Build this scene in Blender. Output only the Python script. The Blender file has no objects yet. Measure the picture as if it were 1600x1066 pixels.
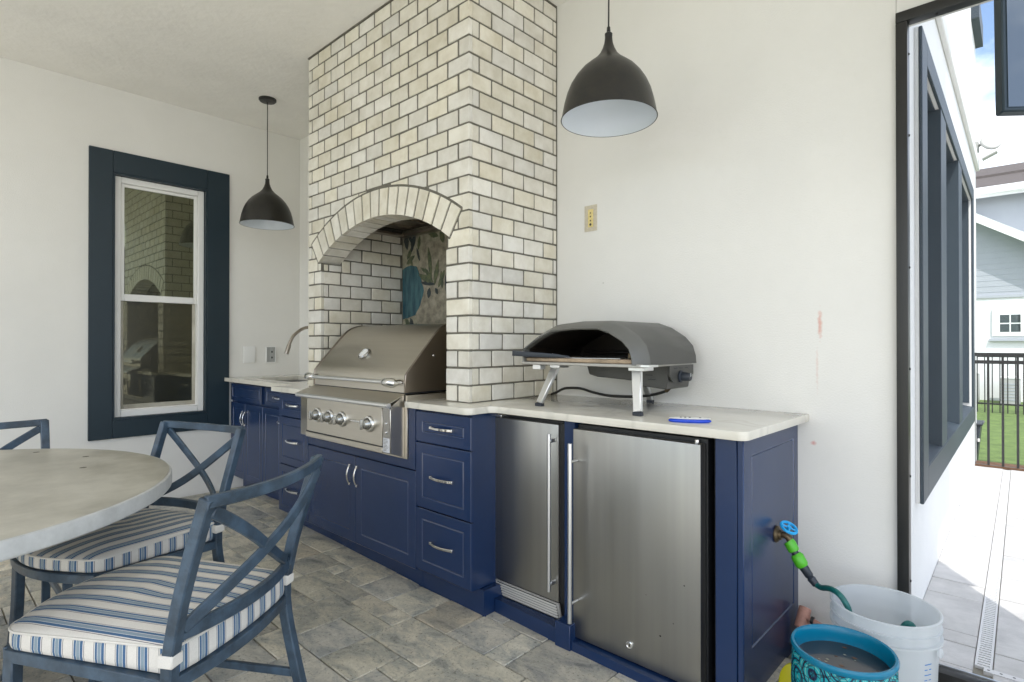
import bpy, bmesh, math, random
from mathutils import Vector, Matrix
random.seed(7)
SC = bpy.context.scene
# ---------------------------------------------------------------- camera, sky, sun, exposure
cd = bpy.data.cameras.new('camera'); cam = bpy.data.objects.new('camera', cd); SC.collection.objects.link(cam)
cam.location = (1.9111, -2.4191, 1.1892)
cam.rotation_euler = (math.pi/2 + .005, 0, .7482)
cd.sensor_width = 36; cd.lens = 879.17/1600*36; cd.clip_start = .05; cd.clip_end = 500
SC.camera = cam
SUN_EL = math.radians(55); SUN_AZ = math.atan2(-.826, .563)          # direction TOWARDS the sun, from +X, counter-clockwise
sv = Vector((math.cos(SUN_AZ)*math.cos(SUN_EL), math.sin(SUN_AZ)*math.cos(SUN_EL), math.sin(SUN_EL)))
W = bpy.data.worlds.new('World'); SC.world = W; W.use_nodes = True
nt = W.node_tree; bg = nt.nodes['Background']
sky = nt.nodes.new('ShaderNodeTexSky'); sky.sky_type = 'NISHITA'; sky.sun_disc = False
sky.sun_elevation = SUN_EL; sky.sun_rotation = math.pi/2 - SUN_AZ
sky.air_density = 1.0; sky.dust_density = 1.5
tc = nt.nodes.new('ShaderNodeTexCoord'); mp = nt.nodes.new('ShaderNodeMapping'); mp.inputs['Scale'].default_value = (1.6, 1.6, 3.6)
nz = nt.nodes.new('ShaderNodeTexNoise'); nz.inputs['Scale'].default_value = 1.7; nz.inputs['Detail'].default_value = 8
cr = nt.nodes.new('ShaderNodeValToRGB'); cr.color_ramp.elements[0].position = .44; cr.color_ramp.elements[1].position = .62
mx = nt.nodes.new('ShaderNodeMix'); mx.data_type = 'RGBA'; mx.inputs['B'].default_value = (10.5, 10.7, 11., 1)
nt.links.new(tc.outputs['Generated'], mp.inputs[0]); nt.links.new(mp.outputs[0], nz.inputs[0]); nt.links.new(nz.outputs[0], cr.inputs[0])
nt.links.new(cr.outputs[0], mx.inputs['Factor']); nt.links.new(sky.outputs[0], mx.inputs['A'])
nt.links.new(mx.outputs['Result'], bg.inputs[0]); bg.inputs[1].default_value = .15
sd = bpy.data.lights.new('sun', 'SUN'); sd.energy = 2.0; sd.angle = math.radians(.5); sd.color = (1, .96, .9)
so = bpy.data.objects.new('sun', sd); SC.collection.objects.link(so); so.rotation_euler = sv.to_track_quat('Z', 'Y').to_euler(); so.location = (6, -8, 12)
SC.view_settings.view_transform = 'Standard'; SC.view_settings.look = 'None'; SC.view_settings.gamma = 1
SC.view_settings.use_curve_mapping = False
SC.view_settings.exposure = 1.06
SC.cycles.max_bounces = 10; SC.cycles.diffuse_bounces = 7; SC.cycles.glossy_bounces = 5

# ---------------------------------------------------------------- materials
def mat(name, base, rough=.5, metal=0., var=0., vscale=4., dark=None, bump=0., bscale=60., rnd=0., spec=.5, stretch=None, rvar=0., coat=0.):
    m = bpy.data.materials.new(name); m.use_nodes = True; t = m.node_tree; N = t.nodes; L = t.links
    b = N['Principled BSDF']; b.inputs['Base Color'].default_value = (*base, 1); b.inputs['Roughness'].default_value = rough
    b.inputs['Metallic'].default_value = metal; b.inputs['Specular IOR Level'].default_value = spec
    b.inputs['Coat Weight'].default_value = coat
    co = N.new('ShaderNodeTexCoord'); vec = co.outputs['Object']
    if rnd:
        oi = N.new('ShaderNodeObjectInfo'); ad = N.new('ShaderNodeVectorMath'); ad.operation = 'MULTIPLY_ADD'
        cb = N.new('ShaderNodeCombineXYZ'); L.new(oi.outputs['Random'], cb.inputs[0]); L.new(oi.outputs['Random'], cb.inputs[1]); L.new(oi.outputs['Random'], cb.inputs[2])
        ad.inputs[1].default_value = (37, 71, 53); L.new(cb.outputs[0], ad.inputs[0]); L.new(vec, ad.inputs[2]); vec = ad.outputs[0]
    if stretch:
        mpn = N.new('ShaderNodeMapping'); mpn.inputs['Scale'].default_value = stretch; L.new(vec, mpn.inputs[0]); vec = mpn.outputs[0]
    col = None
    if var:
        n = N.new('ShaderNodeTexNoise'); n.inputs['Scale'].default_value = vscale; n.inputs['Detail'].default_value = 8; n.inputs['Roughness'].default_value = .65
        L.new(vec, n.inputs['Vector'])
        r = N.new('ShaderNodeValToRGB'); r.color_ramp.elements[0].position = .35; r.color_ramp.elements[1].position = .65
        d = dark or tuple(c*(1-var) for c in base)
        r.color_ramp.elements[0].color = (*d, 1); r.color_ramp.elements[1].color = (*base, 1)
        L.new(n.outputs['Fac'], r.inputs[0]); col = r.outputs[0]
        if rvar:
            mr = N.new('ShaderNodeMapRange'); mr.inputs['To Min'].default_value = rough-rvar; mr.inputs['To Max'].default_value = rough+rvar
            L.new(n.outputs['Fac'], mr.inputs['Value']); L.new(mr.outputs[0], b.inputs['Roughness'])
    if rnd:
        hs = N.new('ShaderNodeHueSaturation'); mr = N.new('ShaderNodeMapRange'); mr.inputs['To Min'].default_value = 1-rnd; mr.inputs['To Max'].default_value = 1+rnd*.6
        wn = N.new('ShaderNodeTexWhiteNoise'); wn.noise_dimensions = '1D'; L.new(oi.outputs['Random'], wn.inputs['W'])
        L.new(oi.outputs['Random'], mr.inputs['Value']); L.new(mr.outputs[0], hs.inputs['Value'])
        mr2 = N.new('ShaderNodeMapRange'); mr2.inputs['To Min'].default_value = .5; mr2.inputs['To Max'].default_value = 1.12
        L.new(wn.outputs['Value'], mr2.inputs['Value']); L.new(mr2.outputs[0], hs.inputs['Saturation'])
        if col: L.new(col, hs.inputs['Color'])
        else: hs.inputs['Color'].default_value = (*base, 1)
        col = hs.outputs[0]
    if col: L.new(col, b.inputs['Base Color'])
    if bump:
        n2 = N.new('ShaderNodeTexNoise'); n2.inputs['Scale'].default_value = bscale; n2.inputs['Detail'].default_value = 4; L.new(vec, n2.inputs['Vector'])
        bp = N.new('ShaderNodeBump'); bp.inputs['Strength'].default_value = bump; bp.inputs['Distance'].default_value = .004
        L.new(n2.outputs['Fac'], bp.inputs['Height']); L.new(bp.outputs[0], b.inputs['Normal'])
    return m
def nodes(m): return m.node_tree.nodes, m.node_tree.links, m.node_tree.nodes['Principled BSDF']

M = {}
M['plaster'] = mat('painted_plaster', (.755, .745, .71), .70, var=.045, vscale=1.6, bump=.32, bscale=150)
M['ceiling'] = mat('knockdown_ceiling', (.86, .845, .80), .85, var=.06, vscale=3, bump=1., bscale=24)
M['stucco'] = mat('white_stucco', (.74, .74, .73), .85, var=.05, vscale=2, bump=.5, bscale=120)
M['brick'] = mat('cream_brick', (.775, .74, .64), .38, var=.2, vscale=9, dark=(.63, .585, .47), rnd=.11, bump=.4, bscale=26)
M['mortar'] = mat('dark_grout', (.17, .16, .13), .9, var=.3, vscale=30, bump=.4)
M['navy'] = mat('navy_cabinet_paint', (.009, .028, .088), .27, var=.12, vscale=3, bump=.04, bscale=200, spec=.5)
M['navy_gloss'] = mat('navy_paint_on_routed_edge', (.016, .038, .10), .10, spec=1.)
M['navy_dull'] = mat('navy_trim_paint', (.007, .022, .034), .45, var=.1, vscale=3, bump=.08, bscale=150)
M['blue_trim'] = mat('slate_blue_trim', (.026, .043, .060), .5, var=.12, vscale=4, bump=.1, bscale=120)
M['black'] = mat('black_gasket', (.012, .013, .015), .4)
M['black_metal'] = mat('black_powder_metal', (.014, .014, .013), .38, var=.25, vscale=6, bump=.05, rvar=.08)
M['pendant'] = mat('pendant_black_metal', (.010, .010, .009), .34, var=.45, vscale=26, dark=(.018, .016, .012), rvar=.07)
M['pendant_white'] = mat('pendant_white_enamel', (.72, .77, .82), .35)
M['chrome'] = mat('chrome', (.75, .75, .74), .12, 1.)
M['nickel'] = mat('brushed_nickel', (.42, .38, .33), .3, 1.)
M['vinyl'] = mat('white_vinyl', (.78, .78, .76), .35)
M['quartz'] = mat('white_quartz', (.70, .67, .59), .12, var=.1, vscale=1.5, dark=(.60, .575, .50), spec=.5)
M['sinksteel'] = mat('sink_steel', (.4, .39, .37), .35, 1.)
M['edge'] = mat('lit_concrete_edge', (.55, .56, .55), .6, var=.2, vscale=14, bump=.2)  # paler than the table top: light on the rim put into the colour
M['concrete'] = mat('table_concrete', (.50, .475, .40), .36, var=.3, vscale=4.5, dark=(.32, .30, .24), bump=.12, bscale=40, rvar=.1)
M['chair'] = mat('blue_grey_cast_metal', (.054, .092, .138), .36, var=.4, vscale=14, dark=(.022, .037, .054), bump=.2, bscale=60, rvar=.12)
M['plastic_green'] = mat('green_plastic', (.075, .42, .015), .35)
M['plastic_dark'] = mat('dark_plastic', (.018, .024, .034), .4)
M['plastic_blue'] = mat('blue_handle_plastic', (.01, .35, .72), .3)
M['brass'] = mat('aged_brass', (.16, .12, .07), .45, .8, var=.4, vscale=40)
M['hose'] = mat('green_hose', (.006, .13, .12), .4, var=.3, vscale=90)
M['oven_shell'] = mat('oven_carbon_shell', (.060, .060, .055), .38, var=.1, vscale=20, bump=.1, bscale=240)
M['oven_band'] = mat('oven_grey_band', (.13, .13, .12), .34, var=.08)
M['oven_dark'] = mat('oven_dark_inside', (.008, .008, .008), .35, var=.5, vscale=12, dark=(.02, .014, .01))  # near-black with faint brown mottling
M['stone'] = mat('baking_stone', (.42, .32, .22), .8, var=.4, vscale=14)
M['alu'] = mat('aluminium', (.78, .79, .80), .3, 1.)
M['pinkwood'] = mat('faded_pink_wood', (.62, .33, .26), .6, var=.35, vscale=30)
M['yellow'] = mat('yellow_plastic', (.55, .50, .01), .5)
M['paver'] = mat('tumbled_paver', (.50, .475, .385), .5, var=.45, vscale=7, dark=(.25, .25, .235), rnd=.26, bump=.6, bscale=60, rvar=.08)
def paver_mat():
    m = mat('tumbled_paver', (.5, .47, .38), .5); N, L, b = nodes(m)
    co = N.new('ShaderNodeTexCoord'); oi = N.new('ShaderNodeObjectInfo'); cb = N.new('ShaderNodeCombineXYZ')
    for k in range(3): L.new(oi.outputs['Random'], cb.inputs[k])
    ad = N.new('ShaderNodeVectorMath'); ad.operation = 'MULTIPLY_ADD'; ad.inputs[1].default_value = (37, 71, 53); L.new(cb.outputs[0], ad.inputs[0]); L.new(co.outputs['Object'], ad.inputs[2])
    def noise(sc, de, ro, st=None, di=0):
        n = N.new('ShaderNodeTexNoise'); n.inputs['Scale'].default_value = sc; n.inputs['Detail'].default_value = de; n.inputs['Roughness'].default_value = ro; n.inputs['Distortion'].default_value = di
        if st:
            q = N.new('ShaderNodeMapping'); q.inputs['Scale'].default_value = st; L.new(ad.outputs[0], q.inputs[0]); L.new(q.outputs[0], n.inputs['Vector'])
        else: L.new(ad.outputs[0], n.inputs['Vector'])
        return n
    def ramp(src, stops):
        r = N.new('ShaderNodeValToRGB'); e = r.color_ramp.elements; e[0].position, e[0].color = stops[0][0], (*stops[0][1], 1); e[1].position, e[1].color = stops[-1][0], (*stops[-1][1], 1)
        for p, c_ in stops[1:-1]: q = e.new(p); q.color = (*c_, 1)
        L.new(src, r.inputs[0]); return r.outputs[0]
    a = ramp(noise(5.5, 9, .72, (1, 1.7, 1), .6).outputs[0], [(.30, (.19, .20, .20)), (.42, (.37, .38, .37)), (.54, (.57, .55, .49)), (.70, (.72, .70, .64))])
    tint = ramp(oi.outputs['Random'], [(0, (.68, .67, .65)), (.25, (.95, .92, .82)), (.45, (1.12, 1.07, .96)), (.6, (.85, .85, .85)), (.8, (1.15, 1.12, 1.02)), (1, (.90, .83, .72))])
    sp = ramp(noise(95, 3, .7).outputs[0], [(.30, (.35, .35, .35)), (.42, (.95, .95, .95)), (.62, (1.0, 1.0, 1.0)), (.75, (1.3, 1.3, 1.3))])
    x = a
    for q in (tint, sp):
        mm = N.new('ShaderNodeMix'); mm.data_type = 'RGBA'; mm.blend_type = 'MULTIPLY'; mm.inputs['Factor'].default_value = 1
        L.new(x, mm.inputs['A']); L.new(q, mm.inputs['B']); x = mm.outputs['Result']
    L.new(x, b.inputs['Base Color'])
    bp = N.new('ShaderNodeBump'); bp.inputs['Strength'].default_value = .7; bp.inputs['Distance'].default_value = .004; L.new(noise(45, 6, .7).outputs[0], bp.inputs['Height']); L.new(bp.outputs[0], b.inputs['Normal'])
    mr = N.new('ShaderNodeMapRange'); mr.inputs['To Min'].default_value = .38; mr.inputs['To Max'].default_value = .7; L.new(noise(8, 4, .6).outputs[0], mr.inputs['Value']); L.new(mr.outputs[0], b.inputs['Roughness'])
    return m
M['paver'] = paver_mat()
M['paver_joint'] = mat('joint_sand', (.24, .225, .18), .9, var=.3, vscale=20)
M['patio'] = mat('pale_patio_paver', (.56, .55, .53), .7, var=.2, vscale=7, dark=(.43, .42, .41), rnd=.06, bump=.3, bscale=80)
M['plastic_grate'] = mat('grey_drain_plastic', (.62, .62, .62), .5)
M['lawn'] = mat('lawn_green', (.13, .20, .045), .95, var=.5, vscale=6, dark=(.065, .11, .022), bump=.8, bscale=60)
M['mulch'] = mat('leaf_litter', (.20, .10, .05), .9, var=.6, vscale=35, bump=1, bscale=50)
M['siding'] = mat('grey_blue_siding', (.37, .40, .44), .7, var=.05, bump=.1)
M['siding_white'] = mat('white_house_wall', (.72, .74, .74), .8, var=.05)
M['shingle'] = mat('brown_roof_shingle', (.10, .085, .08), .85, var=.3, vscale=20, bump=.3)
M['unit'] = mat('grey_unit_metal', (.38, .39, .38), .5, var=.1)
M['fascia'] = mat('white_fascia', (.78, .80, .80), .6)
M['deck_far'] = mat('pale_deck', (.66, .64, .60), .8, var=.1, vscale=1)
M['screw'] = mat('dark_screw', (.02, .02, .02), .4, .5)
M['rubber'] = mat('rubber_foot', (.03, .035, .045), .6)

def brushed(name, base, rough, direction, var=.12, rv=.08):
    m = mat(name, base, rough, 1.); N, L, b = nodes(m)
    co = N.new('ShaderNodeTexCoord'); mpn = N.new('ShaderNodeMapping'); mpn.inputs['Scale'].default_value = direction
    n = N.new('ShaderNodeTexNoise'); n.inputs['Scale'].default_value = 1; n.inputs['Detail'].default_value = 5
    L.new(co.outputs['Object'], mpn.inputs[0]); L.new(mpn.outputs[0], n.inputs['Vector'])
    mr = N.new('ShaderNodeMapRange'); mr.inputs['From Min'].default_value = .3; mr.inputs['From Max'].default_value = .7
    mr.inputs['To Min'].default_value = rough-rv; mr.inputs['To Max'].default_value = rough+rv*1.5
    L.new(n.outputs['Fac'], mr.inputs['Value']); L.new(mr.outputs[0], b.inputs['Roughness'])
    n2 = N.new('ShaderNodeTexNoise'); n2.inputs['Scale'].default_value = 1.3; n2.inputs['Detail'].default_value = 3
    L.new(mpn.outputs[0], n2.inputs['Vector'])
    r = N.new('ShaderNodeValToRGB'); r.color_ramp.elements[0].position = .3; r.color_ramp.elements[1].position = .7
    r.color_ramp.elements[0].color = (*[c*(1-var) for c in base], 1); r.color_ramp.elements[1].color = (*base, 1)
    L.new(n2.outputs['Fac'], r.inputs[0]); L.new(r.outputs[0], b.inputs['Base Color'])
    bp = N.new('ShaderNodeBump'); bp.inputs['Strength'].default_value = .02; bp.inputs['Distance'].default_value = .001
    L.new(n.outputs['Fac'], bp.inputs['Height']); L.new(bp.outputs[0], b.inputs['Normal'])
    return m
M['steel_v'] = brushed('stainless_vertical_grain', (.40, .395, .375), .37, (22, 22, .35), .11, .03)
M['steel_h'] = brushed('stainless_horizontal_grain', (.44, .42, .385), .27, (1.2, 60, 60), .05)
M['steel_grill'] = brushed('grill_stainless', (.60, .565, .50), .33, (1.5, 80, 80), .04, .04)
M['grille_steel'] = mat('satin_grille_steel', (.62, .61, .58), .5, .55)
M['steel_side'] = mat('grill_steel_dim_side', (.30, .26, .22), .30, 1., rvar=0)  # browner and darker than the lid: dim reflections put into the colour
M['steel_plain'] = mat('grill_plain_steel', (.56, .53, .48), .30, 1.)
M['knob'] = mat('satin_knob_metal', (.42, .42, .40), .24, 1.)

# quartz veins
N, L, b = nodes(M['quartz'])
co = N.new('ShaderNodeTexCoord'); n = N.new('ShaderNodeTexNoise'); n.inputs['Scale'].default_value = 1.3; n.inputs['Detail'].default_value = 3; n.inputs['Distortion'].default_value = 1.2
L.new(co.outputs['Object'], n.inputs['Vector'])
sb = N.new('ShaderNodeMath'); sb.operation = 'SUBTRACT'; sb.inputs[1].default_value = .5; ab = N.new('ShaderNodeMath'); ab.operation = 'ABSOLUTE'
L.new(n.outputs['Fac'], sb.inputs[0]); L.new(sb.outputs[0], ab.inputs[0])
r = N.new('ShaderNodeValToRGB'); r.color_ramp.elements[0].position = 0; r.color_ramp.elements[0].color = (.88, .88, .88, 1); r.color_ramp.elements[1].position = .02; r.color_ramp.elements[1].color = (1, 1, 1, 1)
L.new(ab.outputs[0], r.inputs[0])
src = b.inputs['Base Color'].links[0].from_socket
mm = N.new('ShaderNodeMix'); mm.data_type = 'RGBA'; mm.blend_type = 'MULTIPLY'; mm.inputs['Factor'].default_value = 1
L.new(src, mm.inputs['A']); L.new(r.outputs[0], mm.inputs['B']); L.new(mm.outputs['Result'], b.inputs['Base Color'])

# striped cushion cloth: stripes run along UV.x
m = mat('striped_canvas', (.72, .70, .65), .85); M['stripe'] = m; N, L, b = nodes(m)
uv = N.new('ShaderNodeUVMap'); sx = N.new('ShaderNodeSeparateXYZ'); L.new(uv.outputs[0], sx.inputs[0])
dv = N.new('ShaderNodeMath'); dv.operation = 'DIVIDE'; dv.inputs[1].default_value = .056; fr = N.new('ShaderNodeMath'); fr.operation = 'FRACT'
L.new(sx.outputs[0], dv.inputs[0]); L.new(dv.outputs[0], fr.inputs[0])
r = N.new('ShaderNodeValToRGB'); r.color_ramp.interpolation = 'CONSTANT'; E_ = r.color_ramp.elements
WH, BL, GR, LN = (.66, .635, .585, 1), (.052, .125, .245, 1), (.22, .29, .34, 1), (.17, .165, .18, 1)
seq = [(0, WH), (.34, LN), (.37, WH), (.41, BL), (.51, WH), (.53, GR), (.68, WH), (.70, BL), (.83, WH), (.875, LN), (.905, WH)]
E_[0].position = 0; E_[0].color = WH; E_[1].position = .34; E_[1].color = LN
for p_, c_ in seq[2:]:
    e = E_.new(p_); e.color = c_
L.new(fr.outputs[0], r.inputs[0])
wv = N.new('ShaderNodeTexNoise'); wv.inputs['Scale'].default_value = 400; co = N.new('ShaderNodeTexCoord'); L.new(co.outputs['Object'], wv.inputs['Vector'])
mr = N.new('ShaderNodeMapRange'); mr.inputs['To Min'].default_value = .85; mr.inputs['To Max'].default_value = 1.1; L.new(wv.outputs['Fac'], mr.inputs['Value'])
hs = N.new('ShaderNodeHueSaturation'); L.new(mr.outputs[0], hs.inputs['Value']); L.new(r.outputs[0], hs.inputs['Color']); L.new(hs.outputs[0], b.inputs['Base Color'])
wr = N.new('ShaderNodeTexNoise'); wr.inputs['Scale'].default_value = 7; L.new(co.outputs['Object'], wr.inputs['Vector'])
bp = N.new('ShaderNodeBump'); bp.inputs['Strength'].default_value = .7; bp.inputs['Distance'].default_value = .02; L.new(wr.outputs['Fac'], bp.inputs['Height']); L.new(bp.outputs[0], b.inputs['Normal'])

# coated window glass: mirrors the porch over a dim green room
def glassy(name, tint, body, fac):
    m = bpy.data.materials.new(name); m.use_nodes = True; N = m.node_tree.nodes; L = m.node_tree.links
    b = N['Principled BSDF']; b.inputs['Base Color'].default_value = (*body, 1); b.inputs['Roughness'].default_value = .3
    g = N.new('ShaderNodeBsdfGlossy'); g.inputs['Color'].default_value = (*tint, 1); g.inputs['Roughness'].default_value = .025
    mxs = N.new('ShaderNodeMixShader'); lw = N.new('ShaderNodeLayerWeight'); lw.inputs[0].default_value = .35
    mr = N.new('ShaderNodeMapRange'); mr.inputs['To Min'].default_value = fac; mr.inputs['To Max'].default_value = min(1, fac+.45)
    L.new(lw.outputs['Fresnel'], mr.inputs['Value']); L.new(mr.outputs[0], mxs.inputs[0]); L.new(b.outputs[0], mxs.inputs[1]); L.new(g.outputs[0], mxs.inputs[2])
    L.new(mxs.outputs[0], N['Material Output'].inputs[0]); return m
M['glass'] = glassy('coated_window_glass', (.78, .84, .60), (.022, .024, .012), .19)
M['glass_low'] = glassy('screened_window_glass', (.72, .70, .48), (.016, .017, .009), .12)
M['glass_far'] = glassy('far_window_glass', (.7, .8, .85), (.02, .03, .03), .15)
M['gloss_panel'] = glassy('dark_gloss_panel', (.75, .85, .9), (.02, .028, .032), .10)
M['water'] = glassy('dark_still_water', (.9, .9, .9), (.014, .012, .013), .04)
# insect screen: thin transparent mesh
m = bpy.data.materials.new('insect_screen_mesh'); m.use_nodes = True; N = m.node_tree.nodes; L = m.node_tree.links
tr = N.new('ShaderNodeBsdfTransparent'); mxs = N.new('ShaderNodeMixShader'); mxs.inputs[0].default_value = .10
N['Principled BSDF'].inputs['Base Color'].default_value = (.12, .13, .14, 1)
L.new(tr.outputs[0], mxs.inputs[1]); L.new(N['Principled BSDF'].outputs[0], mxs.inputs[2]); L.new(mxs.outputs[0], N['Material Output'].inputs[0]); M['screen'] = m
# translucent bucket plastic
m = mat('milky_plastic', (.66, .69, .71), .28); N, L, b = nodes(m)
tl = N.new('ShaderNodeBsdfTranslucent'); tl.inputs[0].default_value = (.82, .86, .88, 1); mxs = N.new('ShaderNodeMixShader'); mxs.inputs[0].default_value = .35
L.new(b.outputs[0], mxs.inputs[1]); L.new(tl.outputs[0], mxs.inputs[2]); tp_ = N.new('ShaderNodeBsdfTransparent'); mx2 = N.new('ShaderNodeMixShader'); mx2.inputs[0].default_value = .34
L.new(mxs.outputs[0], mx2.inputs[1]); L.new(tp_.outputs[0], mx2.inputs[2]); L.new(mx2.outputs[0], N['Material Output'].inputs[0]); M['bucket'] = m
# glazed teal pot with scratched ring pattern
m = mat('teal_glaze', (.004, .25, .33), .2, spec=.35); M['glaze'] = m
m.node_tree.nodes['Principled BSDF'].inputs['Base Color'].default_value = (.001, .15, .26, 1)
m = mat('patterned_teal_glaze', (.01, .30, .33), .22); N, L, b = nodes(m); M['pot'] = m
co = N.new('ShaderNodeTexCoord'); vo = N.new('ShaderNodeTexVoronoi'); vo.inputs['Scale'].default_value = 12; L.new(co.outputs['Object'], vo.inputs['Vector'])
s1 = N.new('ShaderNodeMath'); s1.operation = 'MULTIPLY'; s1.inputs[1].default_value = 34; s2 = N.new('ShaderNodeMath'); s2.operation = 'SINE'
L.new(vo.outputs['Distance'], s1.inputs[0]); L.new(s1.outputs[0], s2.inputs[0])
r = N.new('ShaderNodeValToRGB'); r.color_ramp.elements[0].position = .05; r.color_ramp.elements[0].color = (.004, .02, .06, 1); r.color_ramp.elements[1].position = .3; r.color_ramp.elements[1].color = (.008, .27, .32, 1)
e = r.color_ramp.elements.new(.95); e.color = (.01, .30, .33, 1); e = r.color_ramp.elements.new(.985); e.color = (.14, .42, .38, 1)
mr = N.new('ShaderNodeMapRange'); mr.inputs['From Min'].default_value = -1; L.new(s2.outputs[0], mr.inputs['Value']); L.new(mr.outputs[0], r.inputs[0])
v2 = N.new('ShaderNodeTexVoronoi'); v2.feature = 'DISTANCE_TO_EDGE'; v2.inputs['Scale'].default_value = 55; L.new(co.outputs['Object'], v2.inputs['Vector'])
r2 = N.new('ShaderNodeValToRGB'); r2.color_ramp.elements[0].position = .04; r2.color_ramp.elements[0].color = (.1, .12, .2, 1); r2.color_ramp.elements[1].position = .10; r2.color_ramp.elements[1].color = (1, 1, 1, 1)
L.new(v2.outputs['Distance'], r2.inputs[0]); mm = N.new('ShaderNodeMix'); mm.data_type = 'RGBA'; mm.blend_type = 'MULTIPLY'; mm.inputs['Factor'].default_value = .8
L.new(r.outputs[0], mm.inputs['A']); L.new(r2.outputs[0], mm.inputs['B']); L.new(mm.outputs['Result'], b.inputs['Base Color'])
# marbled backsplash stones
M['slab'] = mat('tan_stone_slab', (.33, .30, .23), .35, var=.5, vscale=22, dark=(.15, .135, .10), bump=.1)
M['inlay_blue'] = mat('blue_agate', (.06, .15, .165), .25, var=.8, vscale=9, dark=(.018, .055, .08), stretch=(3, 1, .5))
M['inlay_green'] = mat('green_stone', (.12, .135, .065), .35, var=.6, vscale=30, dark=(.035, .055, .035))
M['inlay_cream'] = mat('cream_stone', (.38, .36, .27), .35, var=.3, vscale=24, dark=(.22, .21, .15))
M['inlay_dark'] = mat('dark_stone', (.03, .045, .05), .35, var=.5, vscale=30)
# wall with faint scuffs
def scuff(m, marks):
    N, L, b = nodes(m); co = N.new('ShaderNodeTexCoord'); src = b.inputs['Base Color'].links[0].from_socket
    nz = N.new('ShaderNodeTexNoise'); nz.inputs['Scale'].default_value = 60; L.new(co.outputs['Object'], nz.inputs['Vector'])
    for (x, z, rx, rz, c, k) in marks:
        mpn = N.new('ShaderNodeMapping'); mpn.inputs['Location'].default_value = (-x/rx, 0, -z/rz); mpn.inputs['Scale'].default_value = (1/rx, 0, 1/rz)
        L.new(co.outputs['Object'], mpn.inputs[0]); ln = N.new('ShaderNodeVectorMath'); ln.operation = 'LENGTH'; L.new(mpn.outputs[0], ln.inputs[0])
        ad = N.new('ShaderNodeMath'); ad.operation = 'MULTIPLY_ADD'; ad.inputs[1].default_value = 1.4; L.new(nz.outputs['Fac'], ad.inputs[0]); L.new(ln.outputs['Value'], ad.inputs[2])
        mr = N.new('ShaderNodeMapRange'); mr.inputs['From Min'].default_value = 1.7; mr.inputs['From Max'].default_value = .9; mr.inputs['To Min'].default_value = 0; mr.inputs['To Max'].default_value = k
        L.new(ad.outputs[0], mr.inputs['Value']); q = N.new('ShaderNodeMix'); q.data_type = 'RGBA'; q.inputs['B'].default_value = (*c, 1)
        L.new(mr.outputs[0], q.inputs['Factor']); L.new(src, q.inputs['A']); src = q.outputs['Result']
    L.new(src, b.inputs['Base Color'])
M['wall_back'] = mat('painted_plaster_scuffed', (.755, .745, .71), .70, var=.045, vscale=1.6, bump=.32, bscale=150)
scuff(M['wall_back'], [(1.300, 1.265, .010, .07, (.62, .30, .24), .75), (1.290, 1.10, .006, .10, (.62, .40, .34), .35), (1.276, .802, .013, .010, (.62, .22, .20), .8), (.30, 1.5, .006, .005, (.3, .28, .25), .6)])

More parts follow.
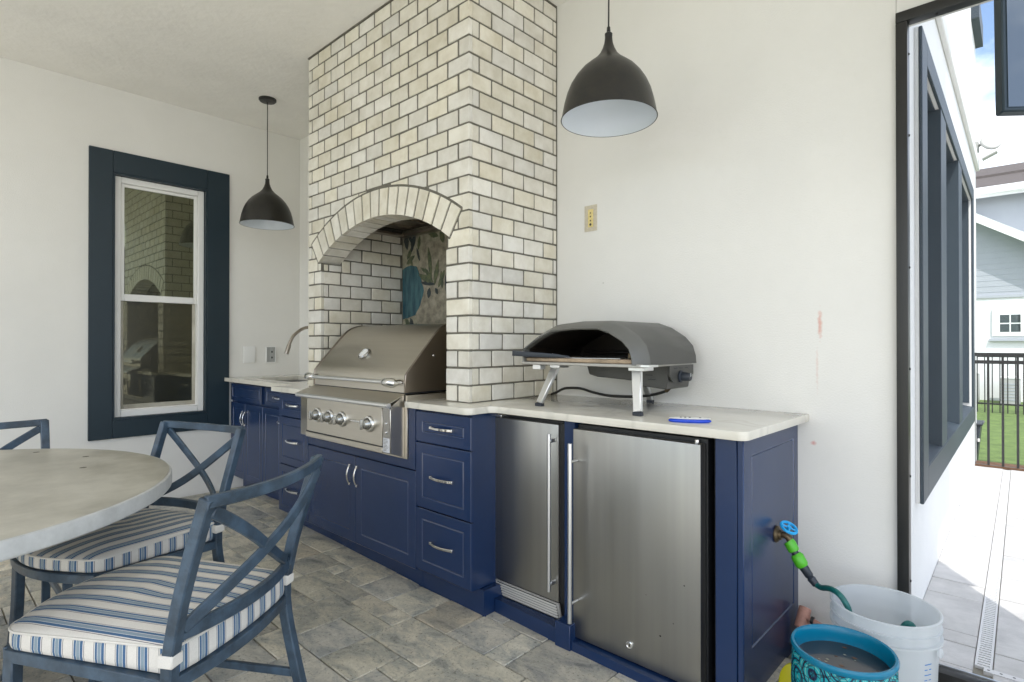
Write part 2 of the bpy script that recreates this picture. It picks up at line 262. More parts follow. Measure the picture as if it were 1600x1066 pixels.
# ---------------------------------------------------------------- mesh helpers
WP = {}
class MB:
    def __init__(s): s.v = []; s.f = []; s.uv = {}
    def add(s, vs, fs):
        o = len(s.v); s.v += [tuple(p) for p in vs]; s.f += [tuple(i+o for i in f) for f in fs]; return s
    def box(s, x0, x1, y0, y1, z0, z1):
        x0, x1 = sorted((x0, x1)); y0, y1 = sorted((y0, y1)); z0, z1 = sorted((z0, z1))
        return s.add([(x0, y0, z0), (x1, y0, z0), (x1, y1, z0), (x0, y1, z0), (x0, y0, z1), (x1, y0, z1), (x1, y1, z1), (x0, y1, z1)],
                     [(0, 3, 2, 1), (4, 5, 6, 7), (0, 1, 5, 4), (1, 2, 6, 5), (2, 3, 7, 6), (3, 0, 4, 7)])
    def prism(s, poly, a0, a1, axis='y'):
        """poly: list of 2-D points; axis y -> (x,z), x -> (y,z), z -> (x,y)"""
        def P(p, a): return {'y': (p[0], a, p[1]), 'x': (a, p[0], p[1]), 'z': (p[0], p[1], a)}[axis]
        n = len(poly); vs = [P(p, a0) for p in poly]+[P(p, a1) for p in poly]
        fs = [tuple(range(n)), tuple(range(2*n-1, n-1, -1))]+[(i, (i+n), (i+1) % n+n, (i+1) % n) for i in range(n)]
        return s.add(vs, fs)
    def tube(s, pts, r, n=12, caps=True):
        pts = [Vector(p) for p in pts]; rs = r if isinstance(r, (list, tuple)) else [r]*len(pts); rings = []; prev = None
        for i, p in enumerate(pts):
            d = (pts[min(i+1, len(pts)-1)]-pts[max(i-1, 0)]).normalized()
            if prev is None:
                a = d.cross(Vector((0, 0, 1)));
                if a.length < 1e-3: a = d.cross(Vector((0, 1, 0)))
            else: a = prev-d*prev.dot(d)
            a.normalize(); prev = a; b_ = d.cross(a)
            rings.append([p+(a*math.cos(t)+b_*math.sin(t))*rs[i] for t in [2*math.pi*k/n for k in range(n)]])
        vs = [q for ring in rings for q in ring]; fs = []
        for i in range(len(pts)-1):
            for k in range(n): fs.append((i*n+k, i*n+(k+1) % n, (i+1)*n+(k+1) % n, (i+1)*n+k))
        if caps: fs += [tuple(range(n-1, -1, -1)), tuple((len(pts)-1)*n+k for k in range(n))]
        return s.add(vs, fs)
    def bar(s, pts, w, h, side=None):
        """rectangular section swept along pts; w along 'side' direction, h along the other"""
        pts = [Vector(p) for p in pts]; vs = []; fs = []
        for i, p in enumerate(pts):
            d = (pts[min(i+1, len(pts)-1)]-pts[max(i-1, 0)]).normalized(); a = Vector(side or (0, 0, 1)); a = (a-d*a.dot(d)).normalized(); b_ = d.cross(a)
            ww = w[i] if isinstance(w, (list, tuple)) else w; hh = h[i] if isinstance(h, (list, tuple)) else h
            vs += [p+a*ww/2+b_*hh/2, p-a*ww/2+b_*hh/2, p-a*ww/2-b_*hh/2, p+a*ww/2-b_*hh/2]
        for i in range(len(pts)-1):
            for k in range(4): fs.append((i*4+k, i*4+(k+1) % 4, (i+1)*4+(k+1) % 4, (i+1)*4+k))
        m = (len(pts)-1)*4; fs += [(3, 2, 1, 0), (m, m+1, m+2, m+3)]
        return s.add(vs, fs)
    def lathe(s, prof, c=(0, 0, 0), n=48, axis='z', close=False):
        vs = []; fs = []
        for (r, h) in prof:
            for k in range(n):
                t = 2*math.pi*k/n; p = (r*math.cos(t), r*math.sin(t), h)
                if axis == 'y': p = (p[0], h, p[1])
                if axis == 'x': p = (h, p[0], p[1])
                vs.append((c[0]+p[0], c[1]+p[1], c[2]+p[2]))
        for i in range(len(prof)-1):
            for k in range(n): fs.append((i*n+k, i*n+(k+1) % n, (i+1)*n+(k+1) % n, (i+1)*n+k))
        if close: fs += [tuple(range(n-1, -1, -1)), tuple((len(prof)-1)*n+k for k in range(n))]
        return s.add(vs, fs)
    def xf(s, mtx, start=0):
        for i in range(start, len(s.v)): s.v[i] = tuple(mtx @ Vector(s.v[i]))
        return s
def q3(pts, n=4):
    """quadratic-ish resample through points (Catmull-Rom)"""
    P = [Vector(p) for p in pts]; out = []
    for i in range(len(P)-1):
        p0, p1, p2, p3 = P[max(i-1, 0)], P[i], P[i+1], P[min(i+2, len(P)-1)]
        for k in range(n):
            t = k/n; out.append(.5*((2*p1)+(-p0+p2)*t+(2*p0-5*p1+4*p2-p3)*t*t+(-p0+3*p1-3*p2+p3)*t**3))
    return out+[P[-1]]
def make_mesh(name, mb, off=Vector((0, 0, 0)), bevel=0., seg=1, smooth=True):
    me = bpy.data.meshes.new(name); me.from_pydata([(v[0]-off[0], v[1]-off[1], v[2]-off[2]) for v in mb.v], [], mb.f)
    bm = bmesh.new(); bm.from_mesh(me); bmesh.ops.recalc_face_normals(bm, faces=bm.faces)
    if bevel:
        es = [e for e in bm.edges if len(e.link_faces) == 2 and e.calc_face_angle(0) > .5]
        bmesh.ops.bevel(bm, geom=es, offset=bevel, segments=seg, affect='EDGES', profile=.6, clamp_overlap=True)
    bm.to_mesh(me); bm.free()
    if smooth:
        for p in me.polygons: p.use_smooth = True
        me.set_sharp_from_angle(angle=math.radians(38))
    return me
def link(o, parent=None):
    SC.collection.objects.link(o)
    if parent: o.parent = parent
    return o
def tag(o, label=None, cat=None, group=None, kind=None):
    if label: o['label'] = label
    if cat: o['category'] = cat
    if group: o['group'] = group
    if kind: o['kind'] = kind
    return o
def root(name, loc, label=None, cat=None, group=None, kind=None, rz=0):
    o = bpy.data.objects.new(name, None); link(o); o.location = loc; o.rotation_euler = (0, 0, rz); o.empty_display_size = .1
    WP[o] = Vector(loc); return tag(o, label, cat, group, kind)
def part(name, mb, m, parent=None, bevel=0., seg=1, local=False, smooth=True, label=None, kind=None):
    off = Vector((0, 0, 0)) if (local or parent is None) else WP[parent]
    me = make_mesh(name, mb, off, bevel, seg, smooth); me.materials.append(M[m] if isinstance(m, str) else m)
    o = bpy.data.objects.new(name, me); link(o, parent); WP[o] = off
    if label: o['label'] = label
    if kind: o['kind'] = kind
    return o
def inst(name, me, parent, loc, rot=(0, 0, 0)):
    o = bpy.data.objects.new(name, me); link(o, parent); o.location = Vector(loc)-WP[parent]; o.rotation_euler = rot; WP[o] = Vector(loc); return o
def copy_tree(src, loc, rz, label):
    def rec(o, par):
        c = o.copy(); SC.collection.objects.link(c)
        if par: c.parent = par
        for ch in o.children: rec(ch, c)
        return c
    c = rec(src, None); c.location = loc; c.rotation_euler = (0, 0, rz); c['label'] = label; return c
B = MB
CZ = 3.0366   # ceiling height
# ================================================================ GROUND
r_ = root('lawn', (0, 10, -.06), 'sunlit green lawn beyond the patio', kind='structure')
part('turf', B().box(-120, 120, 4.9, 200, -.4, -.06), 'lawn', r_)
part('turf', B().box(-120, 120, -200, -16, -.4, -.06), 'lawn', r_)
tag(part('deck', B().box(-60, 60, -16, 4.9, -.4, -.05), 'deck_far'), 'pale paved yard around the covered porch', kind='structure')
fl = root('porch_floor', (0, -2, 0), 'mottled grey and tan stone paver floor of the porch', kind='structure')
part('bedding', B().box(-2.96, 3.4, -6.5, 0, -.045, -.011), 'paver_joint', fl)
gx0, gy0, mod = .362-.11*30, -.911-.11*18, .11
NX, NY = 44, 27
occ = [[False]*NY for _ in range(NX)]
shapes = [(3, 3), (3, 2), (2, 3), (2, 2), (2, 2), (2, 1), (1, 2), (2, 2), (2, 2), (1, 1)]
cache = {}
def paver_mesh(w, d, mname, h=.03, bev=.0025):
    k = (round(w, 3), round(d, 3), mname)
    if k not in cache:
        me = make_mesh('paver', B().box(-w/2, w/2, -d/2, d/2, -h, 0), bevel=bev, seg=1); me.materials.append(M[mname]); cache[k] = me
    return cache[k]
for i in range(NX):
    for j in range(NY):
        if occ[i][j]: continue
        opts = shapes[:]; random.shuffle(opts); opts.append((1, 1))
        for (a, b_) in opts:
            if i+a <= NX and j+b_ <= NY and not any(occ[i+u][j+v] for u in range(a) for v in range(b_)):
                for u in range(a):
                    for v in range(b_): occ[i+u][j+v] = True
                x = gx0+(i+a/2)*mod; y = gy0+(j+b_/2)*mod
                if y+b_*mod/2 > 0.02: break
                inst('paver', paver_mesh(a*mod-.0045, b_*mod-.0045, 'paver'), fl, (x, y, random.uniform(-.0012, .0012)), (random.uniform(-.002, .002), random.uniform(-.002, .002), 0))
                break
mb = B()
for i in range(-10, 24):
    for j in range(1, 12):
        x0 = gx0-.33*0+i*.33; y0 = gy0-j*.33
        if x0 < -2.9 or x0 > 3.1: continue
        mb.box(x0+.003, x0+.327, y0+.003, y0+.327, -.03, 0)
part('paver_field', mb, 'paver', fl, bevel=.004, kind='stuff')
mb = B()
for j in range(0, 9):
    for i in range(0, 4): mb.box(gx0+NX*mod+.003+i*.33, gx0+NX*mod+.327+i*.33, gy0+j*.33+.003, min(gy0+j*.33+.327, -.03), -.03, 0)
part('paver_field', mb, 'paver', fl, bevel=.004, kind='stuff')

# exterior patio, laid parallel to the house side wall (turned by a hair)
RZ = .0118
def rloc(lx, ly, o=(1.53, .5)): return (o[0]+lx*math.cos(RZ)-ly*math.sin(RZ), o[1]+lx*math.sin(RZ)+ly*math.cos(RZ))
pt = root('patio', (1.53, .5, 0), 'pale grey patio pavers running along the white house wall', kind='structure', rz=RZ)
part('bedding', B().box(-.03, 3.2, -.42, 4.2, -.04, -.010), 'paver_joint', pt, local=True)
def pl(name, me, parent, x, y, z=0):
    o = bpy.data.objects.new(name, me); link(o, parent); o.location = (x, y, z); return o
ys = [-.40, -.27, -.07, .04, .45, .66, .93, 1.16, 1.55, 1.78, 2.1, 2.4, 2.72, 2.98, 3.3, 3.62, 3.86, 4.18]
for a, b_ in zip(ys, ys[1:]):
    pl('paver', paver_mesh(.208, b_-a-.006, 'patio'), pt, .105, (a+b_)/2, random.uniform(-.001, .001))
for col, (x0, x1) in enumerate(((.262, .66), (.66, 1.06), (1.06, 1.46))):
    y = -.40
    k = 0
    lens = [[.33, .62, .33, .4, .62, .33, .5, .62, .43, .4], [.5, .3, .6, .3, .6, .4, .3, .6, .5, .48], [.3, .6, .5, .4, .6, .3, .6, .4, .4, .48]][col]
    for d in lens:
        if y >= 4.18: break
        d = min(d, 4.18-y)
        if d > .05: pl('paver', paver_mesh(x1-x0-.006, d-.006, 'patio'), pt, (x0+x1)/2, y+d/2, random.uniform(-.001, .001))
        y += d
dr = root('trench_drain', (1.53, .5, 0), 'narrow grey slotted drain channel set between the patio pavers', 'drain', rz=RZ)
part('channel', B().box(.212, .262, -.222, 4.15, -.04, -.012), 'black', dr, local=True)
part('side_rail', B().box(.212, .219, -.222, 4.15, -.035, .001), 'plastic_grate', dr, local=True)
part('side_rail', B().box(.255, .262, -.222, 4.15, -.035, .001), 'plastic_grate', dr, local=True)
mb = B(); y = -.222
while y < 4.14: mb.box(.219, .255, y, y+.0125, -.02, 0.0); y += .0215
part('grate_bars', mb, 'plastic_grate', dr, local=True, smooth=False, kind='stuff')
hs_ = root('weep_strip', (1.76, .27, 0), 'pale strip with small dark weep holes crossing the patio by the drain end', 'drain cover')
part('strip', B().box(1.772, 2.3, .245, .275, -.01, .003), 'plastic_grate', hs_)
for k in range(8): part('weep_hole', B().lathe([(.0045, .0032), (.0005, .0042)], (1.785+k*.035, .262, 0), 10), 'black', hs_)
tag(part('mulch_bed', B().box(1.30, 5, 4.72, 4.95, -.06, .012), 'mulch'), 'strip of brown leaf litter under the near fence', kind='stuff')

# ================================================================ WALLS, CEILING
roofpoly = [(-3.2, .2), (2.26, .2), (3.4, -1.47), (3.4, -4.7), (-3.2, -4.7)]  # unseen right corner cut diagonally to shape the sun shadow outside
tag(part('ceiling', B().prism(roofpoly, CZ, CZ+.2, 'z'), 'ceiling'), 'textured off-white porch ceiling', kind='structure')
tag(part('shadow_block', B().prism([(-3.2, .2), (2.26, .2), (3.0, -.9), (3.0, -4.5), (-3.2, -4.5)], CZ+.204, 3.499, 'z').prism([(-3.2, .2), (2.85, .2), (2.85, -4.5), (-3.2, -4.5)], 3.5, 6, 'z'), 'stucco', smooth=False), 'unseen white block added above the porch to shape the sun shadow', kind='structure')  # unseen blocks added to cast the sun shadow on the side wall
bw = root('back_wall', (0, 0, 0), 'off-white plaster wall behind the counter, with faint red scuffs', 'wall')
part('plaster', B().box(-2.955, 1.55, 0, .12, -.05, CZ-.001), 'wall_back', bw)
part('header', B().box(1.5515, 2.26, 0, .12, 2.3695, CZ-.001), 'plaster', bw)
part('jamb', B().box(2.255, 2.33, -.05, .18, -.05, 2.368), 'stucco', bw)
lw_ = root('left_wall', (-2.957, -3, 0), 'off-white plaster side wall holding the tall window', 'wall')
X0, X1 = -3.12, -2.957
wy0, wy1, wz0, wz1 = -1.41, -.778, .64, 2.425
mb = B(); mb.box(X0, X1, -6.5, wy0, -.05, CZ-.001); mb.box(X0, X1, wy1, .12, -.05, CZ-.001)
mb.box(X0, X1, wy0, wy1, -.05, wz0); mb.box(X0, X1, wy0, wy1, wz1, CZ-.001); part('plaster', mb, 'plaster', lw_, smooth=False)

# window in the left wall
w = root('sash_window', (-2.957, -1.09, .5), 'tall white double-hung window in a wide dark teal surround, mirroring the brick chimney', 'window')
def ring(mb, y0, y1, z0, z1, t, xa, xb, tb=None):
    tb = tb or t
    mb.box(xa, xb, y0, y0+t, z0, z1); mb.box(xa, xb, y1-t, y1, z0, z1); mb.box(xa, xb, y0+t, y1-t, z1-t, z1); mb.box(xa, xb, y0+t, y1-t, z0, z0+tb)
ty0, ty1, tz0, tz1 = -1.55, -.6113, .508, 2.581
for nm, q in (('surround_board', (ty0, wy0, tz0, tz1)), ('surround_board', (wy1, ty1, tz0, tz1)), ('surround_board', (wy0+.001, wy1-.001, wz1, tz1)), ('surround_board', (wy0+.001, wy1-.001, tz0, wz0))):
    part(nm, B().box(-2.957, -2.935, q[0], q[1], q[2], q[3]), 'navy_dull', w, bevel=.002)
mb = B(); ring(mb, wy0+.0015, wy1-.0015, wz0+.0015, wz1-.0015, .012, -3.05, -2.9375); part('reveal', mb, 'navy_dull', w)
mb = B(); ring(mb, wy0+.014, wy1-.014, wz0+.014, wz1-.014, .045, -3.03, -2.975, .05); part('window_frame', mb, 'vinyl', w, bevel=.004)
zm = 1.535
a, b_ = wy0+.060, wy1-.060
fr1 = B(); ring(fr1, a, b_, zm-.03, wz1-.060, .022, -3.02, -2.99, .05); part('upper_sash', fr1, 'vinyl', w, bevel=.003)
part('pane', B().box(-3.008, -3.003, a+.02, b_-.02, zm, wz1-.08), 'glass', w)
fr2 = B(); ring(fr2, a, b_, wz0+.065, zm+.005, .024, -3.035, -3.0225, .035)
part('lower_sash', fr2, 'nickel' if False else 'concrete', w, bevel=.002)
part('pane', B().box(-3.032, -3.028, a+.02, b_-.02, wz0+.09, zm), 'glass_low', w)

# wall boxes on the left wall by the sink
pbx = root('blank_cover_plate', (-2.957, -.445, 1.1), 'white blank cover plate on the wall left of the open electrical box', 'wall plate')
part('plate', B().box(-2.9565, -2.944, -.492, -.398, 1.030, 1.168), 'vinyl', pbx, bevel=.003, seg=2)
for z in (1.06, 1.138): part('screw', B().lathe([(.004, -2.944), (.0035, -2.9425), (.0005, -2.9425)], (0, -.445, z), 10, 'x'), 'vinyl', pbx)
ob = root('open_outlet_box', (-2.957, -.26, 1.1), 'open grey electrical box with no cover above the sink counter', 'outlet')
mb = B(); ring(mb, -.304, -.218, 1.026, 1.166, .006, -2.9565, -2.945); part('box_rim', mb, 'vinyl', ob)
part('box_back', B().box(-2.9565, -2.9535, -.298, -.224, 1.032, 1.160), 'unit', ob)
part('receptacle', B().box(-2.9535, -2.947, -.268, -.238, 1.042, 1.150), 'unit', ob, bevel=.002)
for z in (1.07, 1.12): part('socket_slot', B().box(-2.947, -2.9462, -.259, -.247, z-.008, z+.008), 'black', ob)

# bare yellow outlet on the back wall
ol = root('bare_outlet', (.225, 0, 1.84), 'bare yellowed outlet without its cover plate on the back wall', 'outlet')
mb = B()
for q in ((.187, .208, 1.774, 1.908), (.242, .264, 1.774, 1.908), (.208, .242, 1.888, 1.908), (.208, .242, 1.774, 1.794)): mb.box(q[0], q[1], -.003, 0.002, q[2], q[3])
part('torn_plaster_edge', mb, mat('torn_plaster', (.62, .56, .44), .9, var=.2, vscale=80), ol)
part('yoke', B().box(.209, .241, -.006, .0, 1.795, 1.887), mat('yellowed_plastic', (.80, .66, .28), .45, var=.2, vscale=60), ol, bevel=.002)
for z, rr in ((1.868, .004), (1.849, .0045), (1.828, .0045), (1.808, .007)): part('socket_hole', B().lathe([(rr, -.0062), (.0005, -.0064)], (.226, 0, z), 10, 'y'), 'brass' if z > 1.81 else 'black', ol)

# ================================================================ CHIMNEY
c = .0814; J = .0090; JV = .0125; CX = -.765; AZ = .77; RO = 1.272; RI = 1.122; HA = math.asin(.716/RO); YF = -.653; CT = .914; WW = 1.524
ch = root('brick_chimney', (CX, -.33, CT), 'tall cream brick grill chimney with dark joints and an arched niche', 'chimney')
def rowz(k): return CT+k*c
arc_i = [(CX+(RI+.006)*math.sin(t), AZ+(RI+.006)*math.cos(t)) for t in [-HA+2*HA*i/24 for i in range(25)]]
poly = [(-WW+.004, CT+.0005), (-1.366, CT+.0005), (-1.366, 1.695)]+arc_i+[(-.157, 1.695), (-.157, CT+.0005), (-.004, CT+.0005), (-.004, CZ-.001), (-WW+.004, CZ-.001)]
me_b = B().prism(poly, YF+.004, -.505, 'y')
def tri_part(name, mb, m, par):
    me = bpy.data.meshes.new(name); off = WP[par]; me.from_pydata([tuple(Vector(v)-off) for v in mb.v], [], mb.f)
    bm = bmesh.new(); bm.from_mesh(me); bmesh.ops.triangulate(bm, faces=[f for f in bm.faces if len(f.verts) > 4]); bmesh.ops.recalc_face_normals(bm, faces=bm.faces); bm.to_mesh(me); bm.free()
    me.materials.append(M[m]); o = bpy.data.objects.new(name, me); link(o, par); WP[o] = off; return o
tri_part('mortar_front', me_b, 'mortar', ch)
mb = B(); mb.box(-WW+.004, -1.366, -.504, -.001, CT+.0005, CZ-.001); mb.box(-.157, -.004, -.504, -.001, CT+.0005, CZ-.001); mb.box(-1.3655, -.1575, -.504, -.001, 1.985, CZ-.001)
part('mortar_core', mb, 'mortar', ch, smooth=False)
bc = {}
def brick(w, h, d):
    k = (round(w, 3), round(h, 3), round(d, 3), random.randrange(5))
    if k not in bc:
        me = make_mesh('brick', B().box(-w/2, w/2, -d/2, d/2, -h/2, h/2), bevel=.0024, seg=1); me.materials.append(M['brick']); bc[k] = me
        for v in me.vertices: v.co.x += random.uniform(-.0014, .0014); v.co.z += random.uniform(-.0012, .0012); v.co.y += random.uniform(-.0005, .0005)
    return bc[k]
def place_front(x0, x1, z0, z1, jit=True):
    w = round((x1-x0)*200)/200; w = x1-x0
    inst('brick', brick(w, z1-z0, .024), ch, ((x0+x1)/2, YF+.012+random.uniform(-.0008, .0012), (z0+z1)/2), (0, random.uniform(-.003, .003), 0))
def colfun(x):
    d = abs(x-CX); A = None; Bt = None
    if d >= .601:
        if d < .631: A = 1.692
        elif d < .722: A = 1.692+(d-.631)/(.722-.631)*(1.822-1.692)-.004
        else: A = 99
    if d < .722: Bt = AZ+math.sqrt((RO+J)**2-min(d, .722)**2)
    return A, Bt
def place_clip(x0, x1, z0, z1):
    cols = sorted({x0, x1}|{x0+(x1-x0)*i/8 for i in range(9)}|{q for s in (-1, 1) for q in (CX+s*.6015, CX+s*.631, CX+s*.7215, CX+s*.7225) if x0 < q < x1})
    A = []; Bp = []
    for x in cols:
        a_, b2 = colfun(x)
        if a_ is not None and min(z1, a_)-z0 > .001: A.append((x, z0, min(z1, a_)))
        else: A.append(None)
        if b2 is not None and z1-max(z0, b2) > .001: Bp.append((x, max(z0, b2), z1))
        else: Bp.append(None)
    for S in (A, Bp):
        run = []
        for q in S+[None]:
            if q: run.append(q)
            else:
                if len(run) > 1 and run[-1][0]-run[0][0] > .008 and max(r[2]-r[1] for r in run) > .006:
                    pl_ = [(r[0], r[1]) for r in run]+[(r[0], r[2]) for r in reversed(run)]
                    tri_part('brick', B().prism(pl_, YF+random.uniform(0, .001), YF+.022, 'y'), 'brick', ch)
                run = []
for k in range(26):
    z0 = rowz(k)+J/2; z1 = rowz(k+1)-J/2
    if k < 9:
        xs = [(-.1605, -J/2*0)] if k % 2 else [(-.1605, -.0855), (-.0745, 0)]
        for a_, b2 in xs: place_front(a_, b2, z0, z1)
        xs = [(-WW, -1.3625)] if k % 2 else [(-WW, -1.4545), (-1.4435, -1.3625)]
        for a_, b2 in xs: place_front(a_, b2, z0, z1)
        continue
    x = 0; nxt = -.152 if k % 2 else -.075
    while x > -WW+.001:
        e = max(nxt, -WW)
        a_ = e+(JV/2 if e > -WW else 0); b2 = x-(JV/2 if x < 0 else 0)
        if b2-a_ > .01:
            mid_hit = False
            for q in [a_+(b2-a_)*i/6 for i in range(7)]:
                A_, B_ = colfun(q)
                if (A_ is None or A_ < z1) and not (B_ is not None and B_ <= z0): mid_hit = True
            if mid_hit: place_clip(a_, b2, z0, z1)
            else: place_front(a_, b2, z0, z1)
        x = e; nxt = e-.156
# right-hand side face
def place_side(X, y0, y1, z0, z1, face, into, nm='brick'):
    inst(nm, brick(y1-y0, z1-z0, .024), ch, (X-face*.012+face*random.uniform(-.0008, .0008), (y0+y1)/2, (z0+z1)/2), (0, 0, math.pi/2))
for k in range(26):
    z0 = rowz(k)+J/2; z1 = rowz(k+1)-J/2; y = YF+.0245; nxt = -.580 if k % 2 else -.4965
    while y < -.004:
        e = min(nxt, -.001); a_ = y; b2 = e-(J if e < -.002 else 0)
        if b2-a_ > .008: place_side(0, a_, b2, z0, z1, 1, 0)
        y = e; nxt = e+.157
# niche left wall
for k in range(13):
    z0 = rowz(k)+J/2; z1 = rowz(k+1)-J/2; y = YF+.0245 if k < 9 else -.503; nxt = -.593 if k % 2 else -.509
    while nxt < y+.01: nxt += .156
    if k == 9:
        for a_, b2 in ((YF+.0245, -.593-J), (-.593, -.509)): place_side(-1.362, a_, b2, z0, 1.689, 1, 0)
    while y < -.036:
        e = min(nxt, -.033); b2 = e-(J if e < -.034 else 0)
        if b2-y > .008: place_side(-1.362, y, b2, z0, z1, 1, 0)
        y = e; nxt = e+.156
mb = B()
for k in range(13):
    z0 = rowz(k)+J/2; z1 = rowz(k+1)-J/2; y = YF+.0245 if k < 9 else -.503; nxt = -.593 if k % 2 else -.509
    while nxt < y+.01: nxt += .156
    while y < -.036:
        e = min(nxt, -.033); mb.box(-.161, -.137, y, e-J, z0, z1); y = e; nxt = e+.156
part('niche_bricks', mb, 'brick', ch, smooth=False, kind='stuff')
mb = B()
for k in range(26):
    z0 = rowz(k)+J/2; z1 = rowz(k+1)-J/2; y = YF+.0245; nxt = -.580 if k % 2 else -.4965
    while y < -.004:
        e = min(nxt, -.001); b2 = e-(J if e < -.002 else 0)
        if b2-y > .008: mb.box(-WW, -WW+.024, y, b2, z0, z1)
        y = e; nxt = e+.157
part('hidden_side_bricks', mb, 'brick', ch, smooth=False, kind='stuff')
part('ceiling_trim', B().box(-WW-.004, .003, YF-.004, -.001, CZ-.008, CZ-.0005), 'mortar', ch)
part('corner_grout', B().box(.0005, .003, -.007, -.0005, CT+.001, CZ-.009), 'mortar', ch)
NV = 17
def wedge(r0, r1, t0, t1, g):
    return [(CX+r*math.sin(t+s*g/r), AZ+r*math.cos(t+s*g/r)) for r, t, s in ((r0, t0, 1), (r1, t0, 1), (r1, (t0+t1)/2, 0), (r1, t1, -1), (r0, t1, -1), (r0, (t0+t1)/2, 0))]
for i in range(NV):
    t0 = -HA+2*HA*i/NV; t1 = -HA+2*HA*(i+1)/NV
    tri_part('arch_brick', B().prism(wedge(RI, RO-.004, t0, t1, .0070), YF-.002+random.uniform(-.0008, .0008), YF+.022, 'y'), 'brick', ch)
    tri_part('soffit_brick', B().prism(wedge(RI, RI+.02, t0, t1, .0060), YF+.0225, -.500, 'y'), 'brick', ch)
mb = B()
for i in range(NV+1):
    t = -HA+2*HA*i/NV; pass
arc_o = [(CX+(RO+.0)*math.sin(t), AZ+RO*math.cos(t)) for t in [-HA+2*HA*i/24 for i in range(25)]]

# niche back slab with stone inlay
bs = root('stone_backsplash', (-.765, -.02, 1.4), 'marbled tan, blue and green stone panel at the back of the grill niche', 'backsplash')
part('slab', B().box(-1.3655, -.1575, -.030, -.001, CT+.001, 1.984), 'slab', bs)
def blob(pts, n=3, j=.006):
    out = []
    for i, p in enumerate(pts):
        q = pts[(i+1) % len(pts)]
        for k in range(n): t = k/n; out.append((p[0]+(q[0]-p[0])*t+random.uniform(-j, j), p[1]+(q[1]-p[1])*t+random.uniform(-j, j)))
    return out
def inlay(pts, m, d=.002, j=.005):
    mbx = B().prism(blob(pts, 3, j), -.030-d, -.0295, 'y'); tri_part('inlay', mbx, m, bs)
def leaf(cx_, cz_, ln, wd, ang, m, d):
    a_ = math.radians(ang); pts = []
    for t in [k/10 for k in range(11)]: pts.append((t*ln, wd*math.sin(math.pi*t)**.8*random.uniform(.8, 1.15)))
    for t in [k/10 for k in range(9, 0, -1)]: pts.append((t*ln, -wd*math.sin(math.pi*t)**.8*random.uniform(.8, 1.15)))
    tri_part('inlay', B().prism([(cx_+u*math.cos(a_)-v*math.sin(a_), cz_+u*math.sin(a_)+v*math.cos(a_)) for u, v in pts], -.030-d, -.0295, 'y'), m, bs)
inlay([(-1.36, 1.97), (-1.14, 1.97), (-1.13, 1.86), (-1.19, 1.72), (-1.36, 1.72)], 'inlay_cream', .0010, .004)
inlay([(-1.36, 1.71), (-1.28, 1.735), (-1.20, 1.725), (-1.15, 1.63), (-1.118, 1.55), (-1.16, 1.46), (-1.215, 1.39), (-1.36, 1.36)], 'inlay_blue', .0014, .004)
inlay([(-1.36, 1.35), (-1.21, 1.38), (-1.17, 1.31), (-1.19, 1.22), (-1.36, 1.20)], 'inlay_cream', .0012, .005)
inlay([(-1.13, 1.97), (-.84, 1.97), (-.84, 1.885), (-1.10, 1.875)], 'inlay_cream', .0008, .006)
for q in ((-1.325, 1.955, .11, .026, -80, 'inlay_dark'), (-1.29, 1.96, .08, .014, -65, 'inlay_dark'), (-1.215, 1.965, .15, .022, -108, 'inlay_dark'), (-1.25, 1.86, .10, .018, -125, 'inlay_green'), (-1.22, 1.80, .11, .020, -150, 'inlay_green'),
          (-1.165, 1.93, .10, .016, -100, 'inlay_green'), (-1.20, 1.85, .10, .012, -70, 'inlay_dark'), (-1.28, 1.79, .07, .014, -60, 'inlay_green'),
          (-1.04, 1.62, .22, .020, 99, 'inlay_green'), (-1.01, 1.58, .17, .020, 76, 'inlay_green'), (-.97, 1.56, .13, .020, 60, 'inlay_green'), (-1.03, 1.60, .13, .016, 128, 'inlay_green'), (-1.02, 1.60, .17, .022, 158, 'inlay_green'), (-1.0, 1.585, .16, .014, 172, 'inlay_dark'),
          (-1.07, 1.66, .10, .012, 150, 'inlay_green'), (-.93, 1.55, .12, .016, 95, 'inlay_green'), (-1.06, 1.565, .07, .02, -100, 'inlay_dark'), (-1.0, 1.56, .05, .014, -60, 'inlay_dark'), (-.885, 1.66, .16, .018, -88, 'inlay_dark'),
          (-1.33, 1.37, .10, .02, -50, 'inlay_green'), (-1.27, 1.37, .09, .022, -70, 'inlay_dark'), (-1.20, 1.33, .10, .02, -120, 'inlay_dark'), (-1.26, 1.29, .10, .012, 20, 'inlay_green'), (-1.32, 1.28, .14, .014, -10, 'inlay_dark'),
          (-1.08, 1.94, .12, .02, -20, 'inlay_green'), (-.94, 1.95, .10, .024, -80, 'inlay_green')):
    leaf(*q, random.uniform(.0018, .0028))
hd = root('vent_hood', (-.765, -.27, 1.95), 'bronze toned steel vent hood lining the top of the niche', 'vent hood')
mb = B(); mb.box(-1.337, -.187, -.498, -.44, 1.930, 1.945); mb.box(-1.337, -.187, -.09, -.034, 1.930, 1.945); mb.box(-1.337, -1.27, -.4395, -.0905, 1.930, 1.945); mb.box(-.25, -.187, -.4395, -.0905, 1.930, 1.945)
part('rim', mb, 'nickel', hd, smooth=False)
part('filter_panel', B().box(-1.269, -.251, -.439, -.091, 1.972, 1.978), 'nickel', hd)
for x in (-.96, -.765, -.57, -1.15): part('filter_rib', B().box(x-.004, x+.004, -.438, -.092, 1.960, 1.9715), 'nickel', hd)

